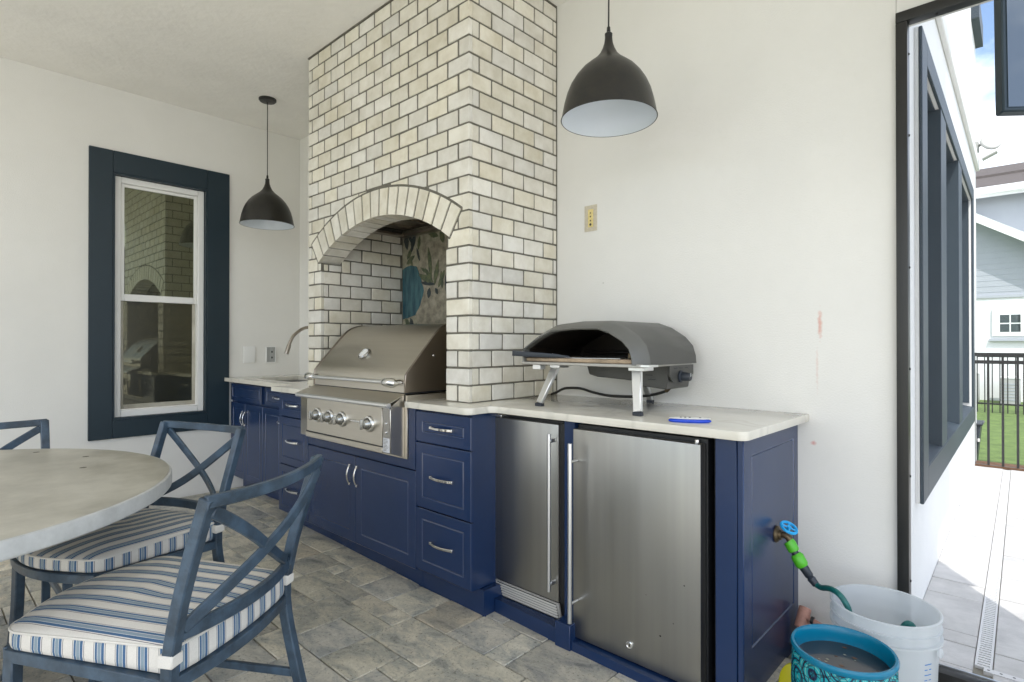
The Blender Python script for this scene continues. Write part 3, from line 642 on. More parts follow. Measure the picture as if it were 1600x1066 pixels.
# ================================================================ COUNTERTOP
ct = root('countertop', (-.2, -.3, .9), 'long cream white quartz countertop with rounded corners', 'countertop')
Z0, Z1 = .884, .914
def arcp(cx_, cy_, r_, a0, a1, n=8): return [(cx_+r_*math.cos(math.radians(a0+(a1-a0)*i/n)), cy_+r_*math.sin(math.radians(a0+(a1-a0)*i/n))) for i in range(n+1)]
right = [(-.300, -.0005), (-.300, -.795)]+[(.085, -.795)]+arcp(.108, -.755, .043, -75, 20, 7)+arcp(.195, -.700, .050, 165, 95, 6)[1:]+[(.26, -.654), (.7, -.648)]+arcp(1.222, -.612, .032, -90, 0, 6)+[(1.262, -.0005)]
tri = B().prism(right, Z0, Z1, 'z')
def tri_bev(name, mb, m, par, bev):
    o = part(name, mb, m, par, bevel=bev, seg=2); return o
tri_bev('slab', tri, 'quartz', ct, .004)
left = [(-2.9555, -.003), (-2.9555, -.648), (-1.722, -.665), (-1.720, -.805), (-1.236, -.803), (-1.236, -.003)]
# sink opening cut from four joined boards
mb = B()
sx0, sx1, sy0, sy1 = -2.70, -2.02, -.525, -.14
mb.prism([(-2.9555, -.003), (-2.9555, -.648), (sx0, -.6505), (sx0, -.003)], Z0, Z1, 'z')
mb.prism([(sx1, -.003), (sx1, -.660), (-1.722, -.665), (-1.720, -.805), (-1.236, -.803), (-1.236, -.003)], Z0, Z1, 'z')
mb.prism([(sx0, -.6505), (sx1, -.660), (sx1, sy0), (sx0, sy0)], Z0, Z1, 'z'); mb.prism([(sx0, sy1), (sx1, sy1), (sx1, -.003), (sx0, -.003)], Z0, Z1, 'z')
part('slab', mb, 'quartz', ct, smooth=False)
part('slab', B().box(-1.2355, -.3005, -.12, -.003, Z0, Z1), 'quartz', ct)
sk = root('sink', (-2.36, -.33, .8), 'stainless undermount sink sunk in the counter below the left wall', 'sink')
mb = B(); mb.box(sx0-.012, sx0-.002, sy0-.012, sy1+.012, .70, .8835); mb.box(sx1+.002, sx1+.012, sy0-.012, sy1+.012, .70, .8835); mb.box(sx0-.002, sx1+.002, sy0-.012, sy0-.002, .70, .8835); mb.box(sx0-.002, sx1+.002, sy1+.002, sy1+.012, .70, .8835); mb.box(sx0-.002, sx1+.002, sy0-.002, sy1+.002, .70, .71)
part('basin', mb, 'sinksteel', sk, smooth=False)
part('strainer', B().lathe([(.04, .7105), (.035, .713), (.001, .712)], (-2.36, -.33, 0), 20), 'chrome', sk)
fc = root('faucet', (-2.36, -.07, CT), 'gooseneck brushed nickel faucet curving over the sink', 'faucet')
part('base', B().lathe([(.027, .9145), (.027, .925), (.02, .935), (.018, .98)], (-2.36, -.07, 0), 20, close=True), 'nickel', fc)
pts = [(-2.36, -.07, .95), (-2.36, -.07, 1.22)]+[(-2.36, -.07-.11*(1-math.cos(t)), 1.22+.1*math.sin(t)) for t in [math.pi*i/12 for i in range(1, 12)]]+[(-2.36, -.30, 1.20)]
pts = [(-2.36, -.07, .95), (-2.36, -.07, 1.20), (-2.36, -.085, 1.26), (-2.36, -.125, 1.305), (-2.36, -.185, 1.321), (-2.36, -.245, 1.318), (-2.36, -.30, 1.290), (-2.36, -.345, 1.25), (-2.36, -.368, 1.21), (-2.36, -.38, 1.18)]
part('spout', B().tube(q3(pts, 3), .0125, 14), 'nickel', fc)
part('spray_head', B().tube([(-2.36, -.378, 1.185), (-2.36, -.383, 1.17), (-2.36, -.402, 1.11)], [.014, .0165, .0165], 14), 'nickel', fc)
part('lever', B().tube([(-2.34, -.07, 1.0), (-2.28, -.07, 1.02), (-2.25, -.07, 1.06)], [.008, .007, .006], 10), 'nickel', fc)

# ================================================================ CABINETS
def gloss_edges(o, first, ringset):
    o.data.materials.append(M['navy_gloss'])
    for i, p in enumerate(o.data.polygons):
        if i >= 1 and (i-1)//4 in ringset and (i-1)//4 < 6: p.material_index = 1
def shaker(parent, x0, x1, z0, z1, y, w=.045, name='door', th=.02, g=.0034, dp=.0034):
    """slab front with a chamfered groove line; y = front plane"""
    def rect(i, yy): return [(x0+i, yy, z0+i), (x1-i, yy, z0+i), (x1-i, yy, z1-i), (x0+i, yy, z1-i)]
    e = .0018
    rings = [rect(0, y+th), rect(0, y+e), rect(e, y), rect(w, y), rect(w+g, y+dp), rect(w+g*1.15, y+dp), rect(w+g*2.3, y+.0006)]
    vs = [p for r in rings for p in r]; fs = [(0, 1, 2, 3)]
    for i in range(len(rings)-1):
        for k in range(4): fs.append((i*4+k, i*4+(k+1) % 4, (i+1)*4+(k+1) % 4, (i+1)*4+k))
    n = (len(rings)-1)*4; fs.append((n+3, n+2, n+1, n))
    o = part(name, B().add(vs, fs), 'navy', parent, smooth=False); gloss_edges(o, 1, {1, 3, 4, 5}); return o
def pull(parent, x, y, z, vertical=False, ln=.145):
    h = ln/2; mb = B(); n = 9; pts = []; 
    for i in range(n):
        t = -1+2*i/(n-1); pts.append((x+t*h, y-.014-.016*(1-t*t), z) if not vertical else (x, y-.014-.016*(1-t*t), z+t*h))
    mb.bar(pts, .011, .006, side=(0, 0, 1) if not vertical else (1, 0, 0))
    for s in (-1, 1):
        if vertical: mb.box(x-.0065, x+.0065, y-.018, y, z+s*h-.007, z+s*h+.007)
        else: mb.box(x+s*h-.007, x+s*h+.007, y-.018, y, z-.0065, z+.0065)
    return part('handle', mb, 'chrome', parent, bevel=.0015)
YD = -.7706
# right drawer bank
db = root('drawer_cabinet', (-.05, -.4, 0), 'navy three-drawer cabinet between the grill and the narrow ice maker', 'cabinet')
part('carcass', B().box(-.248, .1225, -.750, -.001, .112, .8835), 'navy', db, bevel=.003)
for a_, b2 in ((.7305, .872), (.4235, .7240), (.1295, .4170)):
    d = shaker(db, -.241, .1405, a_, b2, YD, name='drawer_front'); pull(d, -.043, YD, (a_+b2)/2+.004)
part('toe_kick', B().prism([(-.29, -.689), (.150, -.700), (.150, -.02), (-.29, -.02)], -.01, .1115, 'z'), 'navy', db)
# grill cabinet
gc = root('grill_cabinet', (-.77, -.4, 0), 'navy two-door cabinet under the built-in grill', 'cabinet')
part('carcass', B().box(-1.292, -.250, -.750, -.50, .112, .630), 'navy', gc)
part('top_rail', B().box(-1.291, -.2455, YD, -.7505, .5915, .640), 'navy', gc)
mb = B(); mb.box(-.2985, -.2455, YD, -.7505, .6405, .882); mb.box(-1.291, -1.252, YD, -.7505, .6405, .882); part('side_stile', mb, 'navy', gc, smooth=False)
for a_, b2, hx in ((-1.290, -.7735, -.806), (-.7695, -.2455, -.736)):
    d = shaker(gc, a_, b2, .1185, .5825, YD, .055); pull(d, hx, YD, .483, True, .10)
part('toe_kick', B().prism([(-1.31, -.650), (-.292, -.690), (-.292, -.4), (-1.31, -.4)], -.01, .1115, 'z'), 'navy', gc)
# left drawer bank
ld = root('drawer_cabinet', (-1.5, -.4, 0), 'dark navy three-drawer cabinet left of the grill, partly behind the front chair', 'cabinet')
part('carcass', B().box(-1.684, -1.294, -.750, -.001, .112, .8835), 'navy', ld, bevel=.002)
for a_, b2 in ((.7285, .872), (.4235, .7220), (.1185, .4170)):
    d = shaker(ld, -1.680, -1.297, a_, b2, YD, name='drawer_front'); pull(d, -1.480, YD, (a_+b2)/2+.004)
part('toe_kick', B().prism([(-1.684, -.636), (-1.3105, -.650), (-1.3105, -.4), (-1.684, -.4)], -.01, .1115, 'z'), 'navy', ld)
# sink cabinet
YS = -.597
sc_ = root('sink_cabinet', (-2.3, -.3, 0), 'dark navy sink cabinet in the far corner under the window side counter', 'cabinet')
mb = B(); mb.box(-2.9555, -1.686, YS+.0205, YS+.05, .105, .8835); part('face_frame', mb, 'navy', sc_)
part('side_panel', B().box(-1.705, -1.6862, YS+.0505, -.001, .105, .8835), 'navy', sc_)
for a_, b2 in ((-2.935, -2.36), (-2.295, -1.70)): shaker(sc_, a_, b2, .731, .866, YS, .03, name='drawer_front')
d = shaker(sc_, -2.935, -2.655, .118, .715, YS, .045); pull(d, -2.675, YS, .60, True, .10)
d = shaker(sc_, -2.650, -2.335, .118, .715, YS, .045); pull(d, -2.630, YS, .60, True, .10)
d = shaker(sc_, -2.330, -2.015, .118, .715, YS, .045)
d = shaker(sc_, -2.010, -1.70, .118, .715, YS, .045); pull(d, -1.99, YS, .63, False, .12)
pull(sc_, -2.05, YS, .80)
part('toe_kick', B().box(-2.9555, -1.686, -.490, -.47, -.01, .1045), 'navy', sc_)
# appliance surround
ap = root('appliance_surround', (.7, -.3, 0), 'navy panels framing the ice maker and refrigerator, with a framed end panel', 'cabinet')
part('divider', B().box(.517, .570, -.607, -.02, -.01, .8832), 'navy', ap, bevel=.002)
part('divider_foot', B().box(.516, .590, -.668, -.608, -.01, .095), 'navy', ap, bevel=.002)
part('plinth', B().prism([(.1515, -.636), (.5155, -.655), (.5155, -.60), (.1515, -.60)], -.01, .060, 'z'), 'navy', ap)
part('plinth', B().prism([(.5905, -.658), (1.128, -.668), (1.128, -.60), (.5905, -.60)], -.01, .034, 'z'), 'navy', ap)
part('filler_stile', B().box(1.136, 1.2075, -.597, -.57, .03, .8832), 'navy', ap, bevel=.002)
part('corner_stile', B().box(1.2095, 1.2305, -.600, -.555, .062, .8832), 'navy', ap, bevel=.003)
part('back_filler', B().box(1.119, 1.135, -.56, -.02, .01, .8832), 'black', ap)
X = 1.2195
def rx(i, xx, y0=-.553, y1=-.001, z0=.055, z1=.8832): return [(xx, y0+i, z0+i), (xx, y1-i, z0+i), (xx, y1-i, z1-i), (xx, y0+i, z1-i)]
wd = .052
rings = [rx(0, X-.018), rx(0, X), rx(wd, X), rx(wd+.003, X-.0045), rx(wd+.0055, X-.0045), rx(wd+.0085, X-.001)]
rings[2] = [(X, -.553+wd, .175), (X, -.001-wd, .175), (X, -.001-wd, .820), (X, -.553+wd, .820)]
for i_, (ins, xx) in enumerate(((.003, X-.0045), (.0055, X-.0045), (.0085, X-.001))): rings[3+i_] = [(xx, -.553+wd+ins, .175+ins), (xx, -.001-wd-ins, .175+ins), (xx, -.001-wd-ins, .820-ins), (xx, -.553+wd+ins, .820-ins)]
vs = [p for r in rings for p in r]; fs = [(0, 1, 2, 3)]
for i in range(len(rings)-1):
    for k in range(4): fs.append((i*4+k, i*4+(k+1) % 4, (i+1)*4+(k+1) % 4, (i+1)*4+k))
fs.append((23, 22, 21, 20)); gloss_edges(part('end_panel', B().add(vs, fs), 'navy', ap, smooth=False), 1, {2, 3, 4})
part('panel_plinth', B().box(1.19, 1.2165, -.53, -.001, -.01, .0545), 'navy', ap)

# ice maker
im = root('ice_maker', (.29, -.3, .5), 'narrow stainless ice maker with slanted louvred grille below its door', 'ice maker')
part('cabinet_box', B().box(.1285, .4955, -.575, -.03, .05, .868), 'black', im)
part('door', B().box(.1045, .4831, -.6015, -.578, .1318, .857), 'steel_v', im, bevel=.003, seg=2)
part('door_edge', B().box(.4836, .512, -.590, -.576, .128, .862), 'black', im)
mb = B(); mb.tube([(.4685, -.645, .187), (.4685, -.645, .823)], .0075, 16); part('handle', mb, 'alu', im)
for z in (.215, .795): part('handle_post', B().box(.463, .474, -.640, -.602, z-.008, z+.008), 'alu', im, bevel=.002)
part('hinge', B().box(.112, .155, -.598, -.57, .858, .872), 'chrome', im, bevel=.003)
# slanted grille: top edge y -.602 at z .128, bottom recessed
def slant(mb, x0, x1, z0, z1, d=.006):
    f = lambda z: -.602+(.128-z)*.28
    mb.add([(x0, f(z0), z0), (x1, f(z0), z0), (x1, f(z1), z1), (x0, f(z1), z1), (x0, f(z0)+d, z0), (x1, f(z0)+d, z0), (x1, f(z1)+d, z1), (x0, f(z1)+d, z1)],
           [(0, 1, 2, 3), (7, 6, 5, 4), (0, 4, 5, 1), (1, 5, 6, 2), (2, 6, 7, 3), (3, 7, 4, 0)])
mb = B(); slant(mb, .112, .124, .050, .127); slant(mb, .470, .484, .050, .127); slant(mb, .1245, .4695, .120, .127); slant(mb, .1245, .4695, .050, .056); part('grille_frame', mb, 'grille_steel', im, smooth=False)
for k in range(5):
    z = .0615+k*.0125; mb = B(); mb.bar([(.1245, -.596+(.1-z)*.28, z), (.4695, -.596+(.1-z)*.28, z)], .0068, .004, side=(0, .3, 1)); part('louvre', mb, 'grille_steel', im)
part('grille_back', B().box(.113, .483, -.573, -.571, .045, .125), 'black', im)

# refrigerator
rf = root('refrigerator', (.84, -.3, .5), 'wide stainless outdoor refrigerator with a long bar handle at its left edge', 'refrigerator')
part('cabinet_box', B().box(.574, 1.108, -.588, -.03, .03, .868), 'black', rf)
part('door', B().box(.580, 1.1015, -.632, -.592, .041, .855), 'steel_v', rf, bevel=.0035, seg=2)
part('handle', B().tube([(.602, -.683, .118), (.602, -.683, .806)], .0085, 18), 'alu', rf)
for z in (.190, .735): part('handle_post', B().tube([(.602, -.682, z), (.602, -.633, z)], .005, 12), 'alu', rf)
lk = part('lock', B().lathe([(.0135, -.6322), (.0135, -.636), (.011, -.637), (.009, -.635), (.0005, -.635)], (.834, 0, .099), 24, 'y'), 'chrome', rf)
part('keyhole', B().box(.8325, .8355, -.6358, -.6352, .094, .104), 'black', lk)
part('hinge', B().tube([(1.075, -.60, .856), (1.075, -.60, .866)], .009, 14), 'chrome', rf)
for px_, pz_, rr in ((1.044, .374, .0028), (.955, .174, .0035), (1.004, .233, .002), (.90, .30, .0015)): part('dent', B().lathe([(rr, -.6322), (.0003, -.6326)], (px_, 0, pz_), 8, 'y'), 'screw', rf)
part('gasket', B().box(.585, 1.097, -.592, -.588, .046, .850), 'black', rf)

# ================================================================ GRILL
g = root('built_in_grill', (-.765, -.5, .8), 'built-in stainless gas grill with closed domed lid and four chrome knobs', 'grill')
GX0, GX1 = -1.209, -.319
part('flange', B().box(-1.250, -.2995, -.7785, -.7712, .634, .884), 'steel_grill', g, bevel=.001)
part('side_trim', B().box(-.3115, -.3003, -.7782, -.08, .886, .940), 'steel_grill', g)
part('firebox', B().box(-1.232, -.312, -.772, -.10, .645, .935), 'steel_plain', g)
# control box
prof = [(-.7785, .640), (-.861, .668), (-.861, .888), (-.7785, .945)]
part('control_box', B().prism(prof, GX0+.004, GX1-.0, 'x'), 'steel_plain', g, bevel=.002)
part('control_panel', B().box(-1.118, -.378, -.867, -.8615, .699, .884), 'steel_grill', g, bevel=.0015)
part('drip_tray_front', B().box(-1.135, -.378, -.8665, -.8615, .664, .692), 'steel_grill', g, bevel=.002)
part('tray_gap', B().box(-1.137, -.376, -.8625, -.8612, .6915, .6995), 'black', g)
part('switch_plate', B().box(-.373, -.3225, -.8635, -.8612, .742, .883), 'sinksteel', g)
for z in (.811, .768): part('switch', B().lathe([(.0065, -.8635), (.005, -.869), (.0005, -.869)], (-.349, 0, z), 14, 'y'), 'chrome', g)
sl = part('rating_label', B().box(-.376, -.3235, -.8632, -.8612, .672, .740), mat('label_paper', (.55, .56, .58), .5), g)
mb = B()
for k in range(9): mb.box(-.372, -.372+random.uniform(.022, .044), -.8634, -.8631, .679+k*.0065, .6815+k*.0065)
part('label_print', mb, 'mortar', sl, smooth=False)
part('badge', B().box(-.664, -.548, -.872, -.8672, .793, .8045), 'chrome', g, bevel=.002)
rim = B(); rim.tube([(-1.216, -.878, .897), (-.308, -.878, .897)], .0125, 16); part('bullnose', rim, 'alu', g)
part('landing', B().add([(-1.216, -.880, .9085), (-.308, -.880, .9085), (-.319, -.775, .947), (-1.207, -.775, .947), (-1.216, -.880, .904), (-.308, -.880, .904), (-.319, -.775, .9405), (-1.207, -.775, .9405)], [(0, 1, 2, 3), (7, 6, 5, 4), (0, 4, 5, 1), (1, 5, 6, 2), (2, 6, 7, 3), (3, 7, 4, 0)]), 'steel_grill', g)
for x in (-.990, -.862, -.737, -.484):
    k_ = part('knob', B().lathe([(.029, -.880), (.0285, -.886), (.0235, -.898), (.021, -.905), (.0005, -.906)], (x, 0, .797), 28, 'y'), 'knob', g)
    part('bezel', B().lathe([(.041, -.8673), (.041, -.873), (.037, -.879), (.030, -.8805), (.0285, -.876)], (x, 0, .797), 32, 'y'), 'chrome', k_)
    part('grip', B().box(x-.0065, x+.0065, -.921, -.9055, .772, .822), 'knob', k_, bevel=.004, seg=2)
# lid
lp = [(-.772, .951), (-.772, 1.000), (-.768, 1.035), (-.738, 1.070), (-.704, 1.107), (-.664, 1.152), (-.626, 1.192), (-.600, 1.222), (-.576, 1.246), (-.552, 1.266), (-.525, 1.282), (-.49, 1.294), (-.45, 1.300), (-.28, 1.300), (-.19, 1.270), (-.19, .951)]
part('lid', B().prism(lp, GX0, GX1-.013, 'x'), 'steel_grill', g)
lp2 = [(y-(.004 if i < 13 else 0), z+(.004 if 1 < i < 15 else 0)) for i, (y, z) in enumerate(lp)]
part('lid_end_cap', B().prism(lp2, GX1-.0125, GX1, 'x'), 'steel_side', g, bevel=.002); part('lid_end_cap', B().prism(lp2, GX0-.0125, GX0-.0005, 'x'), 'steel_side', g, bevel=.002)
part('end_cap_bolt', B().lathe([(.006, GX1), (.004, GX1+.003), (.0005, GX1+.003)], (0, -.60, 1.13), 12, 'x'), 'chrome', g)
part('seam', B().box(GX0-.006, GX1+.0005, -.770, -.12, .9455, .9508), 'black', g)
h = part('lid_handle', B().tube([(-1.155, -.838, 1.003), (-.375, -.838, 1.003)], .0105, 18), 'alu', g)
for s, x in ((-1, -1.168), (1, -.352)):
    part('handle_end', B().tube([(x-s*.062, -.838, 1.003), (x-s*.048, -.838, 1.003), (x, -.834, 1.002), (x+s*.016, -.826, 1.0), (x+s*.020, -.815, .999)], [.0125, .019, .024, .021, .012], 18), 'chrome', h)
    part('handle_standoff', B().tube([(x, -.835, 1.001), (x, -.771, 1.001)], [.012, .016], 14), 'chrome', h)
th = part('thermometer', B().lathe([(.033, 0), (.033, .008), (.028, .012), (.026, .010), (.0005, .010)], (0, 0, 0), 28).xf(Matrix.Translation((-.815, -.684, 1.131)) @ Matrix.Rotation(math.radians(43), 4, 'X') @ Matrix.Scale(1.15, 4)), 'knob', g)
part('dial', B().lathe([(.0255, .0105), (.0005, .0106)], (0, 0, 0), 24).xf(Matrix.Translation((-.815, -.684, 1.131)) @ Matrix.Rotation(math.radians(43), 4, 'X') @ Matrix.Scale(1.15, 4)), 'vinyl', th)

# ================================================================ PENDANTS
SP = [(.0145, .335), (.0155, .322), (.0175, .308), (.024, .288), (.036, .264), (.055, .243), (.082, .222), (.108, .200), (.132, .172), (.152, .140), (.167, .105), (.178, .065), (.185, .03), (.1905, .0)]
def pendant(x, y, zr, label):
    p = root('pendant_lamp', (x, y, zr), label, 'pendant lamp', 'matching black dome pendant lamps')
    inn = [(max(r-.0025, .004), hh-.0015) for r, hh in SP]
    part('shade', B().lathe([(r, zr+hh) for r, hh in SP], (x, y, 0), 64), 'pendant', p)
    part('shade_lining', B().lathe([(r, zr+hh+.0016*(hh == -.0015)) for r, hh in inn]+[(.1905, zr)][:0], (x, y, 0), 64), 'pendant_white', p)
    part('rim', B().lathe([(.1885, zr+.001), (.1905, zr-.001), (.1922, zr+.001), (.1905, zr+.003)], (x, y, 0), 64), 'black_metal', p)
    part('socket', B().lathe([(.021, zr+.285), (.021, zr+.22), (.018, zr+.21), (.001, zr+.21)], (x, y, 0), 20), 'vinyl', p)
    part('bulb', B().lathe([(.014, zr+.21), (.018, zr+.19), (.029, zr+.16), (.030, zr+.14), (.022, zr+.118), (.001, zr+.110)], (x, y, 0), 24), 'pendant_white', p)
    part('stem_cap', B().lathe([(.015, zr+.334), (.0155, zr+.346), (.008, zr+.352), (.007, zr+.372), (.004, zr+.376)], (x, y, 0), 20, close=True), 'black_metal', p)
    cp = [(x, y, zr+.37), (x+.001, y, zr+.5), (x-.001, y, zr+.7), (x, y, CZ-.02)]
    part('cord', B().tube(cp, .0033, 8), 'black_metal', p)
    part('canopy', B().lathe([(.062, CZ-.0005), (.062, CZ-.012), (.055, CZ-.020), (.012, CZ-.024), (.001, CZ-.024)], (x, y, 0), 40), 'black_metal', p)
    return p
pendant(.660, -.500, 2.090, 'large looking black dome pendant with white inside, hanging above the pizza oven')
pendant(-2.325, -.568, 2.085, 'smaller looking black dome pendant hanging by the window near the sink')

# ================================================================ PIZZA OVEN
po = root('pizza_oven', (.52, -.3, CT), 'portable dark grey pizza oven with arched open mouth on three folding legs', 'pizza oven')
OF = [(.218, 1.112), (.215, 1.150), (.222, 1.180), (.289, 1.226), (.343, 1.253), (.398, 1.275), (.520, 1.285), (.655, 1.283), (.716, 1.261), (.779, 1.221), (.813, 1.182), (.826, 1.140), (.829, 1.106)]
def scl(P, sx, sz, cx_=.522, cz_=1.11): return [(cx_+(x-cx_)*sx, cz_+(z-cz_)*sz) for x, z in P]
def shellring(prs, y): return [(x, y, z) for x, z in prs]
rings = [shellring(scl(OF, .885, .785), -.520), shellring(scl(OF, .89, .79), -.552), shellring(scl(OF, .905, .815), -.556), shellring(scl(OF, .985, .965), -.505), shellring(OF, -.470)]
def loft(mb, rings, close_ends=False):
    n = len(rings[0]); vs = [p for r in rings for p in r]; fs = []
    for i in range(len(rings)-1):
        for k in range(n-1): fs.append((i*n+k, i*n+k+1, (i+1)*n+k+1, (i+1)*n+k))
    if close_ends: fs.append(tuple((len(rings)-1)*n+k for k in range(n)))
    return mb.add(vs, fs)
part('mouth_band', loft(B(), rings), 'oven_band', po)
part('shell', loft(B(), [shellring(OF, -.4695), shellring(scl(OF, 1.012, 1.0), -.30), shellring(scl(OF, 1.025, 1.0), -.085), shellring(scl(OF, 1.0, .97), -.075), shellring(scl(OF, .5, .4), -.068)], True), 'oven_shell', po)
inner = scl(OF, .925, .89)
part('lining', loft(B(), [shellring(scl(OF, .884, .783), -.5195), shellring(scl(OF, .90, .85), -.46), shellring(scl(OF, .90, .80), -.12), shellring(scl(OF, .2, .1), -.11)], True), 'oven_dark', po)
part('baking_stone', B().box(.245, .802, -.535, -.13, 1.112, 1.128), 'stone', po, bevel=.003)
part('base_plate', B().box(.225, .822, -.540, -.10, 1.098, 1.1115), 'sinksteel', po, bevel=.002)
part('side_flange', B().box(.8225, .862, -.535, -.47, 1.101, 1.109), 'alu', po)
part('burner_bar', B().tube([(.30, -.16, 1.15), (.74, -.16, 1.15)], .008, 10), 'oven_dark', po)
part('burner_plate', B().box(.70, .765, -.42, -.40, 1.130, 1.150), 'brass', po)
mb = B().prism([(.40, 1.098), (.415, 1.050), (.46, 1.040), (.66, 1.030), (.68, 1.010), (.80, 1.000), (.815, 1.098)], -.29, -.085, 'y')
part('burner_housing', mb, 'oven_shell', po, bevel=.004)
for x, z in ((.72, 1.075), (.722, 1.058), (.735, 1.040)): part('vent_slot', B().box(x-.018, x+.018, -.2915, -.2895, z-.002, z+.002), 'black', po)
part('side_bracket', B().prism([(-.30, 1.100), (-.30, 1.055), (-.27, 1.030), (-.16, 1.020), (-.12, 1.045), (-.085, 1.060), (-.085, 1.100)], .8165, .822, 'x'), 'oven_shell', po)
for y in (-.25, -.20, -.15): part('vent_slot', B().box(.822, .8228, y-.014, y+.014, 1.086, 1.090), 'black', po)
kn = part('gas_knob', B().lathe([(.026, .8225), (.026, .828), (.019, .831), (.018, .862), (.015, .866), (.0005, .866)], (0, -.205, 1.052), 28, 'x'), 'plastic_dark', po)
part('knob_pointer', B().box(.8662, .868, -.208, -.202, 1.052, 1.067), 'unit', kn)
def leg(fx, fy, tx, ty, tz, w=.044, d=.016):
    mb = B(); mb.bar([(fx, fy, CT+.014), (tx, ty, tz)], [w*.78, w], d, side=(1, -.15, 0)); l_ = part('leg', mb, 'alu', po, bevel=.002)
    part('rubber_foot', B().box(fx-w*.42, fx+w*.42, fy-d*.75, fy+d*.75, CT+.0002, CT+.0145), 'rubber', l_, bevel=.002); return l_
leg(.307, -.512, .345, -.44, 1.092); leg(.800, -.515, .770, -.47, 1.092); leg(.600, -.060, .600, -.12, 1.02, .036)
part('leg_hinge', B().box(.33, .385, -.47, -.40, 1.083, 1.0975), 'alu', po, bevel=.002); part('leg_hinge', B().box(.742, .81, -.49, -.41, 1.083, 1.0975), 'alu', po, bevel=.002)
part('locking_tab', B().box(.255, .30, -.50, -.46, 1.075, 1.0975), 'alu', po, bevel=.002)
pe = root('pizza_peel', (.45, -.5, 1.13), 'metal pizza peel resting in the oven mouth, its dark handle poking out left', 'pizza peel')
part('blade', B().prism([(.41, -.50), (.52, -.515), (.70, -.48), (.72, -.26), (.44, -.24)], 1.1285, 1.1305, 'z'), 'alu', pe)
mb = B(); mb.bar([(.205, -.572, 1.148), (.30, -.560, 1.143), (.42, -.528, 1.138), (.475, -.512, 1.1345)], [.024, .022, .016, .006], [.022, .022, .020, .018], side=(0, 0, 1)); part('handle', mb, 'plastic_dark', pe, bevel=.004, seg=2)
part('rivet', B().lathe([(.005, 1.146), (.003, 1.1485), (.0005, 1.149)], (.40, -.535, 0), 12), 'chrome', pe)
gh = root('gas_hose', (.4, -.1, .93), 'thin black gas hose curving along the wall behind the pizza oven', 'hose')
hp = [(.03, -.085, .921), (.065, -.082, .935), (.10, -.08, .952), (.136, -.08, .960), (.215, -.08, .962), (.292, -.08, .947), (.384, -.08, .936), (.497, -.08, .938), (.58, -.082, .947), (.644, -.085, .960), (.70, -.10, .978), (.729, -.12, .995)]
part('hose', B().tube(q3(hp, 4), .0065, 12), 'black_metal', gh)
part('fitting', B().tube([(.705, -.105, .98), (.74, -.13, 1.004)], .010, 10), 'brass', gh)
# blue and white opener
bt = root('blue_opener', (1.02, -.55, CT), 'bright blue and white oval plastic gadget lying on the counter by the oven', 'opener')
def oval(a_, b2, z0, z1, k=.9, n=28):
    mb = B(); L_ = [(k, z0), (1, z0+(z1-z0)*.3), (1, z0+(z1-z0)*.7), (k, z1)]
    vs = []; 
    for s, z in L_:
        for i in range(n):
            t = 2*math.pi*i/n; vs.append((1.026+(a_*s*math.cos(t))*.877-(b2*s*math.sin(t))*.48, -.551+(a_*s*math.cos(t))*.48+(b2*s*math.sin(t))*.877, z))
    fs = [(i+j*n, (i+1) % n+j*n, (i+1) % n+(j+1)*n, i+(j+1)*n) for j in range(3) for i in range(n)]+[tuple(range(n-1, -1, -1)), tuple(3*n+i for i in range(n))]
    return mb.add(vs, fs)
part('body', oval(.072, .020, CT+.0005, CT+.012), mat('bright_blue_plastic', (.006, .06, .55), .25), bt)
part('top_shell', oval(.070, .018, CT+.0122, CT+.017, .8), 'vinyl', bt)
for q in (-.03, -.015, 0, .035): part('button', B().lathe([(.004, CT+.017), (.003, CT+.0185), (.0005, CT+.0185)], (1.026+q*.877, -.551+q*.48, 0), 10), 'plastic_dark', bt)

# ================================================================ SPIGOT AND HOSE
sp = root('hose_spigot', (1.22, -.261, .497), 'aged brass garden tap with a blue wheel handle on the cabinet end panel', 'tap')
part('escutcheon', B().lathe([(.030, 1.2195), (.030, 1.224), (.024, 1.230), (.018, 1.232), (.017, 1.240)], (0, -.261, .497), 24, 'x', True), 'brass', sp)
part('body', B().tube([(1.238, -.261, .499), (1.252, -.261, .500), (1.262, -.261, .494), (1.270, -.261, .480)], [.010, .013, .013, .011], 14), 'brass', sp)
part('stem', B().tube([(1.252, -.261, .502), (1.262, -.261, .528)], .007, 10), 'brass', sp)
mb = B(); T = Matrix.Translation((1.264, -.262, .530)) @ Matrix.Rotation(math.radians(28), 4, 'Y') @ Matrix.Rotation(math.radians(12), 4, 'X')
st = len(mb.v); mb.tube([(.027*math.cos(t), .027*math.sin(t), 0) for t in [2*math.pi*i/24 for i in range(25)]], .0052, 8, caps=False)
for k in range(4): mb.tube([(0, 0, 0), (.026*math.cos(k*math.pi/2+.4), .026*math.sin(k*math.pi/2+.4), 0)], .0035, 6)
mb.tube([(0, 0, -.006), (0, 0, .005)], .008, 10); mb.xf(T); part('wheel_handle', mb, 'plastic_blue', sp)
gn = root('garden_hose', (1.30, -.26, .4), 'dark green garden hose with bright green connector running into the bucket', 'hose')
part('tap_nut', B().tube([(1.262, -.261, .481), (1.268, -.261, .474), (1.277, -.261, .457), (1.281, -.261, .450)], [.019, .020, .020, .018], 10), 'plastic_green', gn)
part('collar', B().tube([(1.279, -.261, .453), (1.288, -.261, .438)], .0125, 14), 'plastic_dark', gn)
part('quick_connector', B().tube([(1.286, -.261, .441), (1.291, -.261, .434), (1.306, -.261, .409), (1.311, -.261, .402)], [.017, .022, .022, .017], 16), 'plastic_green', gn)
part('hose_tail', B().tube([(1.309, -.261, .405), (1.330, -.261, .376), (1.333, -.261, .372), (1.336, -.261, .368), (1.352, -.261, .350)], [.016, .0145, .011, .0145, .012], 14), 'plastic_dark', gn)
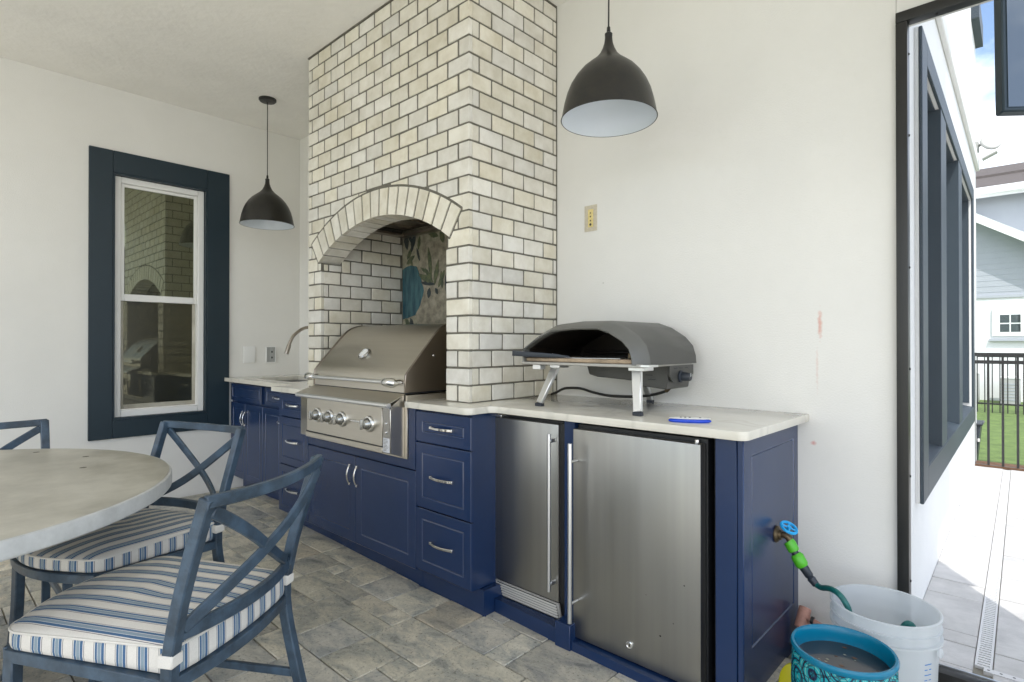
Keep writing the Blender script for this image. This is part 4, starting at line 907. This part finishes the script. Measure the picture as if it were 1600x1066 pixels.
hpts = [(1.350, -.261, .352), (1.372, -.277, .352), (1.395, -.305, .366), (1.418, -.332, .377), (1.442, -.352, .376), (1.462, -.360, .358), (1.474, -.358, .325), (1.482, -.34, .22), (1.50, -.30, .10), (1.54, -.24, .05), (1.60, -.21, .07), (1.628, -.22, .16), (1.632, -.235, .262), (1.622, -.245, .297), (1.606, -.25, .292), (1.59, -.25, .24), (1.58, -.26, .12)]
hpts = q3(hpts, 5)
part('hose', B().tube(hpts, .0095, 12), 'hose', gn)
# bucket
bk = root('bucket', (1.558, -.30, 0), 'milky white plastic bucket standing behind the teal pot, with blue markings', 'bucket')
RB, HB = .150, .362
prof = [(.001, .004), (.128, .004), (.131, .012), (.1405, .285), (.1405, .288), (.151, .289), (.151, .296), (.1425, .297), (.1435, .318), (.1435, .320), (.150, .321), (.150, .326), (.1445, .327), (.1455, .352), (.150, .354), (.1505, .361), (.147, .363), (.1425, .361), (.140, .30), (.128, .016), (.001, .012)]
part('body', B().lathe(prof, (1.558, -.30, 0), 72), 'bucket', bk)
for s in (1,):
    part('handle_ear', B().lathe([(.014, .147), (.014, .153), (.010, .156), (.001, .156)], (0, 0, 0), 16, 'x').xf(Matrix.Translation((1.558, -.30, .275)) @ Matrix.Rotation(math.radians(-14), 4, 'Z')), 'bucket', bk)
    part('handle_ear', B().lathe([(.014, .147), (.014, .153), (.010, .156), (.001, .156)], (0, 0, 0), 16, 'x').xf(Matrix.Translation((1.558, -.30, .275)) @ Matrix.Rotation(math.radians(166), 4, 'Z')), 'bucket', bk)
mk = mat('blue_print', (.03, .16, .45), .5)
a0 = math.radians(-24)
for k in range(10):
    z = .245-k*.0155; rr = .1405-(.285-z)*.0348+.0006; mb = B(); wd_ = .010 if k % 2 else .016
    for da, ww in ((0, wd_), (.115, .005), (.15, .006)):
        aa = a0-da; n = 3; vs = []
        for i in range(n+1):
            t = aa-ww/rr*i/n; vs += [(1.558+rr*math.cos(t), -.30+rr*math.sin(t), z-.0014), (1.558+rr*math.cos(t), -.30+rr*math.sin(t), z+.0014)]
        mb.add(vs, [(2*i, 2*i+2, 2*i+3, 2*i+1) for i in range(n)])
    part('volume_mark', mb, mk, bk)
# teal pot
tp = root('glazed_pot', (1.511, -.611, 0), 'round teal glazed pot with dark swirl pattern, filled with dark water', 'pot')
PX, PY = 1.511, -.611
part('body', B().lathe([(.001, .003), (.10, .003), (.112, .02), (.129, .12), (.1325, .22), (.130, .300), (.1285, .312)], (PX, PY, 0), 72), 'pot', tp)
part('rim', B().lathe([(.1285, .3121), (.1325, .318), (.1335, .326), (.130, .332), (.1235, .331), (.119, .322), (.1185, .27), (.1195, .16)], (PX, PY, 0), 72), 'glaze', tp)
wt = part('water', B().lathe([(.119, .287), (.001, .287)], (PX, PY, 0), 64), 'water', tp)
tag(wt, kind='stuff')
for k in range(14):
    t = random.uniform(0, 6.28); q = random.uniform(.02, .10); s = random.uniform(.003, .009)
    x = PX+q*math.cos(t); y = PY+q*math.sin(t); part('floating_leaf', B().prism([(x-s, y), (x, y-s*.5), (x+s, y), (x, y+s*.6)], .2873, .2880, 'z'), 'mulch' if k % 2 else 'inlay_cream', tp)
# pink handled tool and yellow float behind the pot
mt = root('mallet', (1.29, -.08, .1), 'faded pink mallet leaning in the corner between cabinet, pot and bucket', 'mallet')
part('head', B().tube([(1.255, -.10, .108), (1.262, -.06, .175)], .022, 14), 'pinkwood', mt, bevel=.003)
part('handle', B().tube([(1.262, -.085, .150), (1.33, -.09, .135), (1.42, -.10, .118)], .010, 10), 'pinkwood', mt)
part('grip_band', B().tube([(1.288, -.088, .146), (1.298, -.088, .144)], .014, 12), 'black', mt)
part('rest_block', B().box(1.24, 1.30, -.09, -.04, 0, .112), 'pinkwood', mt, bevel=.004)
yf = root('yellow_sponge', (1.30, -.46, 0), 'bright yellow sponge standing on the floor between cabinet and teal pot', 'sponge')
part('sponge', B().lathe([(.001, -.012), (.035, -.012), (.042, -.006), (.042, .006), (.035, .012), (.001, .012)], (0, 0, 0), 24, 'y').xf(Matrix.Translation((1.338, -.475, .080)) @ Matrix.Diagonal((1, 1, 1.9, 1))), 'yellow', yf)

# ================================================================ SCREEN FRAME
sf = root('screen_frame', (1.57, 0, 0), 'black metal screen frame around the opening at the right', 'screen frame')
def sqb(x0, x1, z0, z1, nm): return part(nm, B().box(x0, x1, -.022, .026, z0, z1), 'black_metal', sf, bevel=.003, seg=2)
sqb(1.5515, 1.5865, -.02, 2.330, 'post'); sqb(1.5515, 2.254, 2.331, 2.3685, 'top_rail'); sqb(2.22, 2.254, -.02, 2.330, 'post'); sqb(1.587, 2.2195, -.03, .072, 'bottom_rail')
part('blade', B().box(1.587, 2.2195, .0265, .034, .02, .078), 'alu', sf)
for z in (.35, .72, 1.10, 1.46, 1.93, 2.22): part('screw', B().lathe([(.005, 1.5866), (.0035, 1.590), (.0005, 1.590)], (0, .004, z), 10, 'x'), 'screw', sf)
part('screw', B().lathe([(.005, 2.3308), (.0035, 2.3275), (.0005, 2.3275)], (1.668, .004, 0), 10), 'screw', sf)
part('insect_screen', B().add([(1.587, .012, .072), (2.2195, .012, .072), (2.2195, .012, 2.330), (1.587, .012, 2.330)], [(0, 1, 2, 3)]), 'screen', sf)

# ================================================================ HOUSE SIDE WALL (local frame)
hw = root('house_side_wall', (1.53, .5, 0), 'white stucco house wall outside, running back from the opening', 'wall', rz=RZ)
HX = -.18
oy0, oy1, oz0, oz1 = .25, 3.48, .628, 2.465
mb = B(); mb.box(HX, 0, -.375, oy0, -.05, 6); mb.box(HX, 0, oy1, 4.55, -.05, 6); mb.box(HX, 0, oy0, oy1, -.05, oz0); mb.box(HX, 0, oy0, oy1, oz1, 6)
part('stucco', mb, 'stucco', hw, local=True, smooth=False)
part('belt_moulding', B().box(0, .03, -.37, 4.56, 2.96, 3.06), 'stucco', hw, local=True, bevel=.006)
part('roof_soffit', B().box(-.2, .06, 3.9, 4.62, 4.25, 4.45), 'blue_trim', hw, local=True)
part('far_end_wall', B().box(-3, HX-.001, 4.43, 4.55, -.05, 6), 'stucco', hw, local=True)
hv = root('mullioned_window', (1.53, .5, 0), 'long slate blue three-bay window set in the outside house wall', 'window', rz=RZ)
for q in ((.08, oy0+.004, .493, 2.575), (oy1-.004, 3.62, .493, 2.575), (oy0+.0045, oy1-.0045, oz1-.004, 2.575), (oy0+.0045, oy1-.0045, .493, oz0+.004)):
    part('board_backing', B().box(.0005, .0155, q[0]+.001, q[1]-.001, q[2]+.001, q[3]-.001), 'stucco', hv, local=True)
    part('trim_board', B().box(.016, .030, q[0], q[1], q[2], q[3]), 'blue_trim', hv, local=True, bevel=.003)
for a_, b2 in ((.885, 1.16), (2.03, 2.30)): part('mullion', B().box(-.118, .026, a_, b2, oz0+.0045, oz1-.0045), 'blue_trim', hv, local=True, bevel=.002)
part('sill', B().add([(-.12, oy0+.005, oz0+.035), (-.12, oy1-.005, oz0+.035), (.028, oy1-.005, oz0+.006), (.028, oy0+.005, oz0+.006), (-.12, oy0+.005, oz0-.0), (-.12, oy1-.005, oz0), (.028, oy1-.005, oz0), (.028, oy0+.005, oz0)], [(0, 1, 2, 3), (7, 6, 5, 4), (0, 4, 5, 1), (1, 5, 6, 2), (2, 6, 7, 3), (3, 7, 4, 0)]), 'blue_trim', hv, local=True)
part('jamb', B().box(-.12, -.001, oy1-.012, oy1-.0005, oz0+.04, oz1), 'blue_trim', hv, local=True); part('jamb', B().box(-.12, -.001, oy0+.0005, oy0+.012, oz0+.04, oz1), 'blue_trim', hv, local=True)
part('head', B().box(-.12, -.001, oy0+.0125, oy1-.0125, oz1-.012, oz1-.0005), 'blue_trim', hv, local=True)
for a_, b2 in ((oy0+.012, .8845), (1.1605, 2.0295), (2.3005, oy1-.0125)):
    mb = B(); ring(mb, a_+.001, b2-.001, oz0+.04, oz1-.013, .04, -.135, -.112); f_ = part('sash', mb, 'vinyl', hv, local=True)
    o = part('pane', B().box(-.128, -.124, a_+.03, b2-.03, oz0+.06, oz1-.04), 'glass_far', f_, local=True)

# ================================================================ OUTSIDE THINGS
def fence(nm, x0, x1, y, z0, z1, sp_, w_, rails, label, z_ground, grp):
    f = root(nm, ((x0+x1)/2, y, z_ground), label, 'fence', grp)
    for z in rails: part('rail', B().box(x0, x1, y-w_*.9, y+w_*.9, z-w_*.9, z+w_*.9), 'black_metal', f)
    x = x0; 
    pm = make_mesh('picket', B().box(-w_/2, w_/2, -w_/2, w_/2, z0, z1)); pm.materials.append(M['black_metal'])
    while x <= x1: inst('picket', pm, f, (x, y, 0)); x += sp_
    return f
fence('metal_fence', 1.474, 3.9, 4.75, -.05, 1.10, .107, .019, (1.085, 1.012, -.005), 'near black metal picket fence at the end of the patio', 0, 'black metal fences')
fence('metal_fence', .3, 4.2, 11.0, -.06, .98, .105, .016, (.96, .10), 'far thin black picket fence across the lawn in front of the neighbouring house', 0, 'black metal fences')
bn = root('waste_bin', (1.50, 5.15, 0), 'black plastic bin half hidden at the wall end behind the near fence', 'bin')
part('bin_body', B().add([(1.26, 5.0, -.05), (1.475, 5.0, -.05), (1.475, 5.25, -.05), (1.26, 5.25, -.05), (1.22, 4.97, .36), (1.51, 4.97, .36), (1.51, 5.28, .36), (1.22, 5.28, .36)], [(0, 3, 2, 1), (4, 5, 6, 7), (0, 1, 5, 4), (1, 2, 6, 5), (2, 3, 7, 6), (3, 0, 4, 7)]), 'plastic_dark', bn, bevel=.01)
part('bin_lid', B().box(1.20, 1.528, 4.95, 5.30, .361, .385), 'plastic_dark', bn, bevel=.008)
part('latch', B().box(1.488, 1.505, 4.955, 4.985, .20, .23), 'vinyl', bn)
sl_ = root('security_light', (1.49, 4.85, 3.15), 'white round security lamp on the far corner of the house wall', 'security light')
part('mount', B().box(1.475, 1.515, 4.80, 4.90, 3.10, 3.20), 'unit', sl_, bevel=.008)
part('arm', B().tube([(1.51, 4.85, 3.16), (1.545, 4.83, 3.175), (1.565, 4.80, 3.14)], .014, 10), 'unit', sl_)
part('lamp_head', B().lathe([(.001, -.02), (.06, -.02), (.088, -.005), (.088, .012), (.08, .02), (.001, .02)], (0, 0, 0), 28).xf(Matrix.Translation((1.605, 4.80, 3.165)) @ Matrix.Rotation(math.radians(28), 4, 'Z') @ Matrix.Rotation(math.radians(70), 4, 'X')), 'unit', sl_)
part('sensor_plate', B().box(1.535, 1.66, 4.76, 4.86, 3.030, 3.042).xf(Matrix.Translation((1.6, 4.8, 3.035)) @ Matrix.Rotation(math.radians(-25), 4, 'Y') @ Matrix.Translation((-1.6, -4.8, -3.035))), 'unit', sl_)

# neighbour house
Y = 13.9
nh = root('neighbour_house', (1.5, Y, 0), 'pale grey and white neighbouring house with brown roof beyond the lawn', 'house')
part('lower_wall', B().box(-8, 12, Y, Y+6, -.1, 2.22), 'siding_white', nh)
part('belt_trim', B().box(-8, 12, Y-.03, Y, 2.20, 2.26), 'siding', nh)
gpoly = [(-8, 2.2205), (12, 2.2205), (12, 2.3), (4.0, 2.3), (3.0, 2.55), (.5, 4.25), (-3, 6.6), (-8, 3.3)]
gpoly = [(-8, 2.2205), (3.5, 2.2205), (3.5, 2.35), (-1.5, 5.68), (-8, 2.3)]
part('gable_wall', B().prism(gpoly, Y+.001, Y+.3, 'y'), 'siding', nh)
mb = B()
for k in range(26): z = 2.33+k*.125; xr = 3.5-(z-2.35)/.667; mb.box(-6, xr-.05, Y-.004, Y+.002, z, z+.010)
part('lap_siding', mb, 'siding', nh, smooth=False, kind='stuff')
rk = lambda x: 4.02-.667*(x-.962)
part('rake_board', B().add([(-1.5, Y-.45, rk(-1.5)-.16), (3.9, Y-.45, rk(3.9)-.16), (3.9, Y-.45, rk(3.9)), (-1.5, Y-.45, rk(-1.5)), (-1.5, Y-.4, rk(-1.5)-.16), (3.9, Y-.4, rk(3.9)-.16), (3.9, Y-.4, rk(3.9)), (-1.5, Y-.4, rk(-1.5))], [(0, 1, 2, 3), (7, 6, 5, 4), (0, 4, 5, 1), (1, 5, 6, 2), (2, 6, 7, 3), (3, 7, 4, 0)]), 'fascia', nh)
part('rake_soffit', B().add([(-1.5, Y-.4, rk(-1.5)-.05), (3.9, Y-.4, rk(3.9)-.05), (3.9, Y+3, rk(3.9)-.05), (-1.5, Y+3, rk(-1.5)-.05), (-1.5, Y-.44, rk(-1.5)+.04), (3.9, Y-.44, rk(3.9)+.04), (3.9, Y+3, rk(3.9)+.04), (-1.5, Y+3, rk(-1.5)+.04)], [(0, 1, 2, 3), (7, 6, 5, 4), (0, 4, 5, 1), (1, 5, 6, 2), (2, 6, 7, 3), (3, 7, 4, 0)]), 'fascia', nh)
part('upper_wall', B().box(-8, 12, Y+.6, Y+6, 2.25, 4.60), 'siding', nh)
part('gutter', B().box(-8, 12, Y+.10, Y+.22, 4.56, 4.70), 'fascia', nh); part('gutter', B().box(-8, 12, Y+.2205, Y+.30, 4.50, 4.56), 'fascia', nh)
rz_ = lambda y: 4.70+(y-(Y+.12))*.42
part('roof', B().add([(-8, Y+.12, 4.70), (12, Y+.12, 4.70), (12, Y+2.2, 5.62), (-8, Y+2.2, 5.62), (-8, Y+6, 4.65), (12, Y+6, 4.65)], [(0, 1, 2, 3), (3, 2, 5, 4), (0, 4, 5, 1), (1, 5, 2), (0, 3, 4)]), 'shingle', nh)
part('roof_ridge_cap', B().box(-8, 12, Y+1.1, Y+1.16, 5.13, 5.19), 'shingle', nh)
for wx in (1.53, -1.8, 4.8):
    w_ = part('window', B().prism([(wx-.30, 1.36), (wx+.30, 1.36), (wx+.30, 1.96), (wx-.30, 1.96)], Y-.05, Y-.001, 'y'), 'fascia', nh)
    for sx_ in (-1, 1):
        for sz_ in (-1, 1): part('pane', B().box(wx+sx_*.09-.078, wx+sx_*.09+.078, Y-.056, Y-.0505, 1.635+sz_*.1-.086, 1.635+sz_*.1+.086), 'glass_far', w_)
    part('sill', B().box(wx-.35, wx+.35, Y-.09, Y-.001, 1.25, 1.30), 'siding', w_)
for i, (ax0, ax1, ztop, lab) in enumerate(((1.38, 1.70, .47, 'grey air conditioner unit by the neighbour wall, right one behind both fences'), (.72, 1.03, .55, 'grey air conditioner unit at the left end of the neighbour wall, beside the white post'))):
    ac = root('air_conditioner', ((ax0+ax1)/2, Y-.5, 0), lab, 'air conditioner', 'air conditioners outside the neighbour house')
    part('housing', B().box(ax0, ax1, Y-.8, Y-.3, -.06, ztop), 'unit', ac, bevel=.01)
    for k in range(6): part('louvre', B().box(ax0+.02, ax1-.02, Y-.81, Y-.801, .02+k*.065, .04+k*.065), 'siding', ac)
    part('top_cap', B().box(ax0-.01, ax1+.01, Y-.81, Y-.29, ztop+.001, ztop+.03), 'siding_white', ac)

# dark panel top right
dp = root('dark_panel', (1.88, -.28, 2.1), 'dark glossy hanging panel cut off by the top right corner', 'panel')
T = Matrix.Translation((1.849, -.30, 1.85)) @ Matrix.Rotation(math.radians(35), 4, 'Z') @ Matrix.Rotation(math.radians(-4), 4, 'X') @ Matrix.Rotation(math.radians(2), 4, 'Y')
part('face', B().box(.012, .69, -.002, .0, .012, .78).xf(T), 'gloss_panel', dp); part('bezel', B().box(0, .70, .0005, .035, 0, .80).xf(T), 'navy_dull', dp, bevel=.004)
part('bracket', B().box(.30, .36, .04, .07, .5, 1.21).xf(T), 'black_metal', dp)

# ================================================================ TABLE
tx, ty, tr_ = -.59, -2.566, .832
tb = root('round_table', (tx, ty, 0), 'round table with a thick weathered concrete top and chipped rim', 'table')
part('tabletop', B().lathe([(.001, .7005), (tr_-.012, .7005), (tr_-.009, .7385), (tr_-.0095, .740), (.001, .740)], (tx, ty, 0), 128), 'concrete', tb)
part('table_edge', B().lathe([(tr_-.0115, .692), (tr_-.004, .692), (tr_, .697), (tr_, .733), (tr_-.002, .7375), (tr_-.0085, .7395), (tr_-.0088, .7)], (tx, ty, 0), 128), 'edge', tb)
part('pedestal', B().lathe([(.30, .0), (.30, .05), (.14, .12), (.11, .35), (.14, .60), (.28, .68), (.28, .7)], (tx, ty, 0), 40, close=True), 'concrete', tb)
for (px_, py_) in ((-.86, -1.93), (-.62, -1.98), (-1.12, -2.05)): part('pock_mark', B().lathe([(.012, .7402), (.001, .7404)], (px_, py_, 0), 7), 'mortar', tb)

# ================================================================ CHAIRS (local frame: origin under the back stiles, front = -y)
cr_ = root('dining_chair', (.323, -1.809, 0), 'front blue-grey metal chair with X back and striped cushion, nearest the camera', 'chair', 'striped cushion chairs round the table')
L_ = lambda *a, **k: part(*a, local=True, **k)
WB, WF, DF, WT, DT, ZT = .228, .237, .446, .236, .107, .842
for s in (-1, 1):
    pts = q3([(s*(WB+.012), .085, 0), (s*(WB+.006), .035, .20), (s*WB, .0, .40), (s*(WB+.002), .020, .55), (s*(WB+.006), .062, .70), (s*WT, DT, ZT-.002)])
    L_('rear_leg', B().bar(pts, .030, .030, side=(1, 0, 0)), 'chair', cr_, bevel=.003)
    pts = q3([(s*(WF+.004), -DF-.012, 0), (s*WF, -DF+.008, .22), (s*(WF-.004), -DF+.012, .425)])
    lg = L_('front_leg', B().bar(pts, .030, .030, side=(1, 0, 0)), 'chair', cr_, bevel=.003)
    L_('foot_cap', B().box(s*(WF+.004)-.018, s*(WF+.004)+.018, -DF-.030, -DF+.006, .0, .025), 'chair', lg, bevel=.003)
    L_('side_stretcher', B().bar([(s*(WB+.006), .040, .17), (s*(WF), -DF+.005, .17)], .024, .014, side=(0, 0, 1)), 'chair', cr_, bevel=.002)
    L_('cushion_tie', B().box(s*WB-.019, s*WB+.019, -.019, .022, .446, .476), 'stripe', cr_, bevel=.004)
def bow(x0, y0, z0, x1, y1, z1, by, bz, n=12):
    out = []
    for i in range(n+1):
        t = i/n; k = 4*t*(1-t); out.append((x0+(x1-x0)*t, y0+(y1-y0)*t+by*k, z0+(z1-z0)*t+bz*k))
    return out
L_('top_rail', B().bar(bow(-WT-.010, DT, ZT-.010, WT+.010, DT, ZT-.010, .042, -.006), .030, .018, side=(0, 0, 1)), 'chair', cr_, bevel=.003)
L_('lower_rail', B().bar(bow(-WB, .012, .515, WB, .012, .515, .045, 0), .036, .016, side=(0, 0, 1)), 'chair', cr_, bevel=.003)
for s in (-1, 1):
    pts = []
    for i in range(13):
        t = i/12; k = 4*t*(1-t); x = s*(WT-.012)*(1-t)-s*(WB-.012)*t; z = (ZT-.035)*(1-t)+.525*t-.012*k; bowy = .042*(1-(x/WT)**2)
        pts.append((x, DT*(1-t)**1.1+.010*t+bowy-.004*s, z+s*.006*math.sin(2*math.pi*t)))
    L_('cross_bar', B().bar(pts, .031, .013, side=(0, 0, 1)), 'chair', cr_, bevel=.003)
# seat frame
mb = B(); mb.bar(bow(-WB, .0, .399, WB, .0, .399, .030, 0), .030, .022, side=(0, 0, 1)); L_('seat_rail', mb, 'chair', cr_, bevel=.002)
mb = B(); mb.bar(bow(-WF, -DF, .434, WF, -DF, .434, -.055, 0), .030, .022, side=(0, 0, 1)); L_('seat_rail', mb, 'chair', cr_, bevel=.002)
for s in (-1, 1): L_('seat_rail', B().bar([(s*WB, 0, .399), (s*WF, -DF, .434)], .030, .022, side=(0, 0, 1)), 'chair', cr_, bevel=.002)
L_('seat_pan', B().add([(-WB, 0, .406), (WB, 0, .406), (WF, -DF, .444), (-WF, -DF, .444), (-WB, 0, .410), (WB, 0, .410), (WF, -DF, .448), (-WF, -DF, .448)], [(0, 1, 2, 3), (7, 6, 5, 4), (0, 4, 5, 1), (1, 5, 6, 2), (2, 6, 7, 3), (3, 7, 4, 0)]), 'chair', cr_)
# cushion with uv stripes
def outline():
    out = []; wb, wf, yb, yf_ = WB-.006, WF+.008, -.006+.016, -DF-.018; rb, rf_ = .022, .055
    for i in range(7): t = math.radians(0+90*i/6); out.append((wb-rb+rb*math.cos(t), yb-rb+rb*math.sin(t)))
    for i in range(1, 10): x = (wb-rb)*(1-2*i/10); out.append((x, yb+.018*(1-(x/wb)**2)))
    for i in range(7): t = math.radians(90+90*i/6); out.append((-wb+rb+rb*math.cos(t), yb-rb+rb*math.sin(t)))
    for i in range(1, 8): t = i/8; out.append((-(wb+(wf-wb)*t), yb-rb+(yf_+rf_-yb+rb)*t))
    for i in range(9): t = math.radians(180+90*i/8); out.append((-wf+rf_+rf_*math.cos(t), yf_+rf_+rf_*math.sin(t)))
    for i in range(1, 14): x = -(wf-rf_)+(wf-rf_)*2*i/14; out.append((x, yf_-.045*(1-(x/(wf-rf_))**2)))
    for i in range(9): t = math.radians(270+90*i/8); out.append((wf-rf_+rf_*math.cos(t), yf_+rf_+rf_*math.sin(t)))
    for i in range(1, 8): t = i/8; out.append((wf+(wb-wf)*t, yf_+rf_+(yb-rb-yf_-rf_)*t))
    return out
ol_ = outline(); n = len(ol_); cyc = -.23
lev = [(.97, .4045), (1., .409), (1.008, .420), (1.006, .446), (1.0, .457), (1.004, .460), (.992, .463), (.95, .468), (.85, .474), (.65, .480), (.4, .483), (.15, .484)]
per = [0]
for i in range(1, n+1): a_, b2 = ol_[i-1], ol_[i % n]; per.append(per[-1]+math.hypot(a_[0]-b2[0], a_[1]-b2[1]))
def zz(y, z):
    t = max(0, min(1.05, -y/.47)); f = min(1, (z-.4045)/.0545)
    return z+(.010+.036*t)*(1-f)+(.024+.010*t)*f
vs = [(x*s, cyc+(y-cyc)*s, zz(y, z)) for s, z in lev for x, y in ol_]; fs = []; uvs = []
for j in range(len(lev)-1):
    for i in range(n):
        i2 = (i+1) % n; f = (j*n+i, j*n+i2, (j+1)*n+i2, (j+1)*n+i); fs.append(f)
        if j < 5: uvs.append([(per[i], 0), (per[i+1], 0), (per[i+1], 0), (per[i], 0)])
        else: uvs.append([(vs[k][0]+.5, 0) for k in f])
fs.append(tuple((len(lev)-1)*n+i for i in range(n))); uvs.append([(vs[k][0]+.5, 0) for k in fs[-1]])
fs.append(tuple(range(n-1, -1, -1))); uvs.append([(vs[k][0]+.5, 0) for k in fs[-1]])
me = bpy.data.meshes.new('cushion'); me.from_pydata(vs, [], fs); ul = me.uv_layers.new(name='UVMap')
for p in me.polygons:
    for li, uvc in zip(p.loop_indices, uvs[p.index]): ul.data[li].uv = uvc
    p.use_smooth = True
me.set_sharp_from_angle(angle=math.radians(60)); me.materials.append(M['stripe'])
cu = bpy.data.objects.new('cushion', me); link(cu, cr_)
pp = [(x*1.004, cyc+(y-cyc)*1.004, zz(y, .459)) for x, y in ol_]; pp.append(pp[0])
L_('piping', B().tube(pp, .0032, 6, caps=False), 'stripe', cu)
cr_.rotation_euler = (0, 0, -1.008)
bpy.context.view_layer.update()
copy_tree(cr_, (-.673, -1.655, 0), .331, 'second X-back metal chair, tucked under the far side of the round table below the window')
copy_tree(cr_, (-1.290, -2.224, 0), math.pi/2, 'third blue-grey metal chair, only its back corner showing above the table at the left edge')
